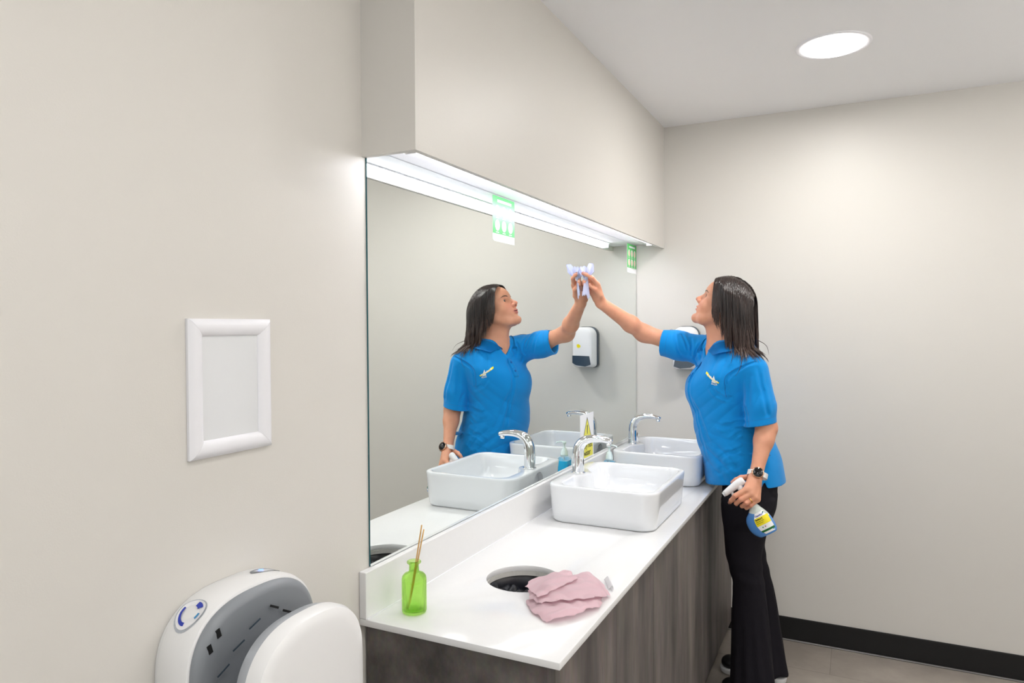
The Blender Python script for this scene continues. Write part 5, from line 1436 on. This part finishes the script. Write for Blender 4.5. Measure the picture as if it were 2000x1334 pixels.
fan('towel_fan', (.022, 2.700, 1.668), [(.007, 2.668, 1.692), (.008, 2.672, 1.712), (.020, 2.676, 1.722), (.038, 2.690, 1.716), (.052, 2.700, 1.712), (.060, 2.704, 1.700)], 0, 8)
fan('towel_fan', (.020, 2.704, 1.668), [(.007, 2.735, 1.694), (.010, 2.722, 1.710), (.022, 2.712, 1.716), (.036, 2.706, 1.708)], 0, 12)
fan('towel_tail', (.026, 2.700, 1.692), [(.010, 2.690, 1.612), (.016, 2.704, 1.600), (.026, 2.716, 1.594), (.030, 2.726, 1.604), (.024, 2.734, 1.620)], 0, 5, .003)

# ================================================================== SPRAY BOTTLE in the hanging hand
NK = a3(.664, 2.704, .826); BA = a3(.066, -.004, -.108); BA /= np.linalg.norm(BA)
BW = np.cross(BA, a3(0, 1, 0)); BW /= np.linalg.norm(BW)      # in-plane width direction
if BW[0] < 0: BW = -BW
BN = np.cross(BW, BA); 
if BN[1] > 0: BN = -BN                                     # towards the camera
ts = thing('spray_bottle', tuple(NK), 'white trigger spray bottle of blue cleaner held in the lowered hand', 'spray bottle')
def bp_(a, b, c): return Vector(NK + BA * a + BW * b + BN * c)
def bring(a, b0, b1, dp, n=48):
    c, h = (b0 + b1) / 2, (b1 - b0) / 2
    return [bp_(a, c + h * math.copysign(abs(math.cos(t_)) ** .85, math.cos(t_)), dp * math.copysign(abs(math.sin(t_)) ** .8, math.sin(t_))) for t_ in np.linspace(0, 2 * math.pi, n, endpoint=False)]
prof = [(-.008, -.0135, .0135, .0135), (.014, -.0140, .0150, .0140), (.024, -.0180, .0190, .0160), (.036, -.030, .024, .0200), (.046, -.043, .029, .0230), (.060, -.052, .034, .0250), (.078, -.056, .038, .0255), (.096, -.055, .039, .0250), (.112, -.049, .038, .0240), (.124, -.040, .034, .0220), (.129, -.034, .030, .0190)]
pc = catmull(prof, 4)
# liquid fills below a horizontal level in the world
bm = bm_new(); loops(bm, [bring(*r) for r in pc], True, True, True)
bmesh.ops.recalc_face_normals(bm, faces=bm.faces[:])
lvl = NK[2] - .040
bmesh.ops.bisect_plane(bm, geom=bm.verts[:] + bm.edges[:] + bm.faces[:], plane_co=(0, 0, lvl), plane_no=(0, 0, 1))
for f in bm.faces: f.material_index = 1 if f.calc_center_median().z < lvl else 0
obj('bottle_body', bm, [M['bottle_plastic'], M['bottle_blue']], ts, True)
bm = bm_new(); lathe(bm, [(0, 0), (.0165, 0), (.0165, .018), (.014, .022), (.009, .030), (0, .030)], bp_(-.006, 0, 0), 32, ax=Vector(-BA), cap0=False, cap1=False); obj('screw_collar', bm, M['plastic_white'], ts, True)
HC_ = NK - BA * .034
nzl = a3(.574, 2.690, .848)      # nozzle tip
back = a3(.640, 2.712, .902)
bm = bm_new(); tube(bm, catmull([back, back * .6 + nzl * .4 + a3(0, 0, .002), nzl], 8), np.interp(np.linspace(0, 1, 17), [0, .1, .5, .9, 1], [.010, .0145, .0135, .0105, .0095]), 20, squash=1.15, ref=a3(.3, 0, 1)); obj('trigger_head', bm, M['plastic_white'], ts, True)
bm = bm_new(); tube(bm, catmull([HC_ + BA * .012, HC_ * .6 + (back * .6 + nzl * .4) * .4, back * .7 + nzl * .3], 6), .0115, 16); obj('head_neck', bm, M['plastic_white'], ts, True)
nd = (nzl - back) / np.linalg.norm(nzl - back)
bm = bm_new(); lathe(bm, [(0, 0), (.0088, 0), (.0088, .006), (.003, .0065), (0, .005)], Vector(nzl), 20, ax=Vector(nd), cap0=False, cap1=False); obj('nozzle', bm, M['plastic_white'], ts, True)
bm = bm_new(); tube(bm, catmull([back * .35 + nzl * .65 + a3(0, 0, -.006), a3(.606, 2.697, .838), a3(.607, 2.700, .822)], 6), .0052, 12); obj('trigger', bm, M['plastic_white'], ts, True)
# label on the camera side: bands run parallel to the base
def lab(nm, cells, m, e):
    bm = bm_new(); vs_ = [bm.verts.new(Vector(bsnap(np.array(bp_(a, b, .03)), e))) for a, b in cells]; bm.faces.new(vs_); obj(nm, bm, m, ts)
def surf_c(a, b):
    r = np.array([np.interp(a, pc[:, 0], pc[:, i]) for i in (1, 2, 3)]); c, h = (r[0] + r[1]) / 2, (r[1] - r[0]) / 2
    u = min(1, abs((b - c) / h)); ct = u ** (1 / .85); st = math.sqrt(max(0, 1 - ct * ct)); return r[2] * st ** .8
def strip(nm, a0_, a1_, m, e, n=10, inset=0.0):
    bm = bm_new(); rows = []
    for a in np.linspace(a0_, a1_, 6):
        hw_ = math.sqrt(max(0, 1 - ((a - .083) / .0425) ** 2)); b_l = .004 - .024 * hw_ + inset; b_r = .0345 - inset
        if a < .062: b_r = .0345 - (.062 - a) * .5
        rows.append([bp_(a, b, surf_c(a, b) + e) for b in np.linspace(b_l, b_r, n)])
    loops(bm, rows, False); obj(nm, bm, m, ts, True)
strip('label_back', .0435, .122, M['white_print'], .0008)
strip('label_yellow', .060, .089, M['yellow'], .0014)
strip('label_grass', .107, .1145, M['green_dark'], .0014)
def ltext(txt, size, a, b, m, nm, bold=.0002):
    def f(u, v):
        aa, bb = a - v, b + u; return bp_(aa, bb, surf_c(aa, bb) + .0019)
    link(nm, text_mesh(txt, size, f, bold=bold, align='LEFT'), m, ts)
ltext('Cleanline', .0075, .0535, -.009, M['blue_print'], 'label_heading')
ltext('Surface 2', .0072, .066, -.014, M['ink'], 'label_title', .0004)
ltext('multi surface cleaner', .0038, .0735, -.016, M['ink'], 'label_line', .0001)
ltext('ready to use spray', .0035, .0795, -.016, M['ink'], 'label_line', .0001)
for k, (a, b, m) in enumerate([(.049, .024, M['green_dark']), (.052, .022, M['blue_print_l']), (.097, .008, M['red_print']), (.097, -.002, M['green_dark'])]):
    bm = bm_new(); bm.faces.new([bm.verts.new(bp_(a + .0022 * math.cos(t_), b + .0022 * math.sin(t_), surf_c(a, b) + .0020)) for t_ in np.linspace(0, 6.283, 14, endpoint=False)]); obj('label_icon', bm, m, ts)
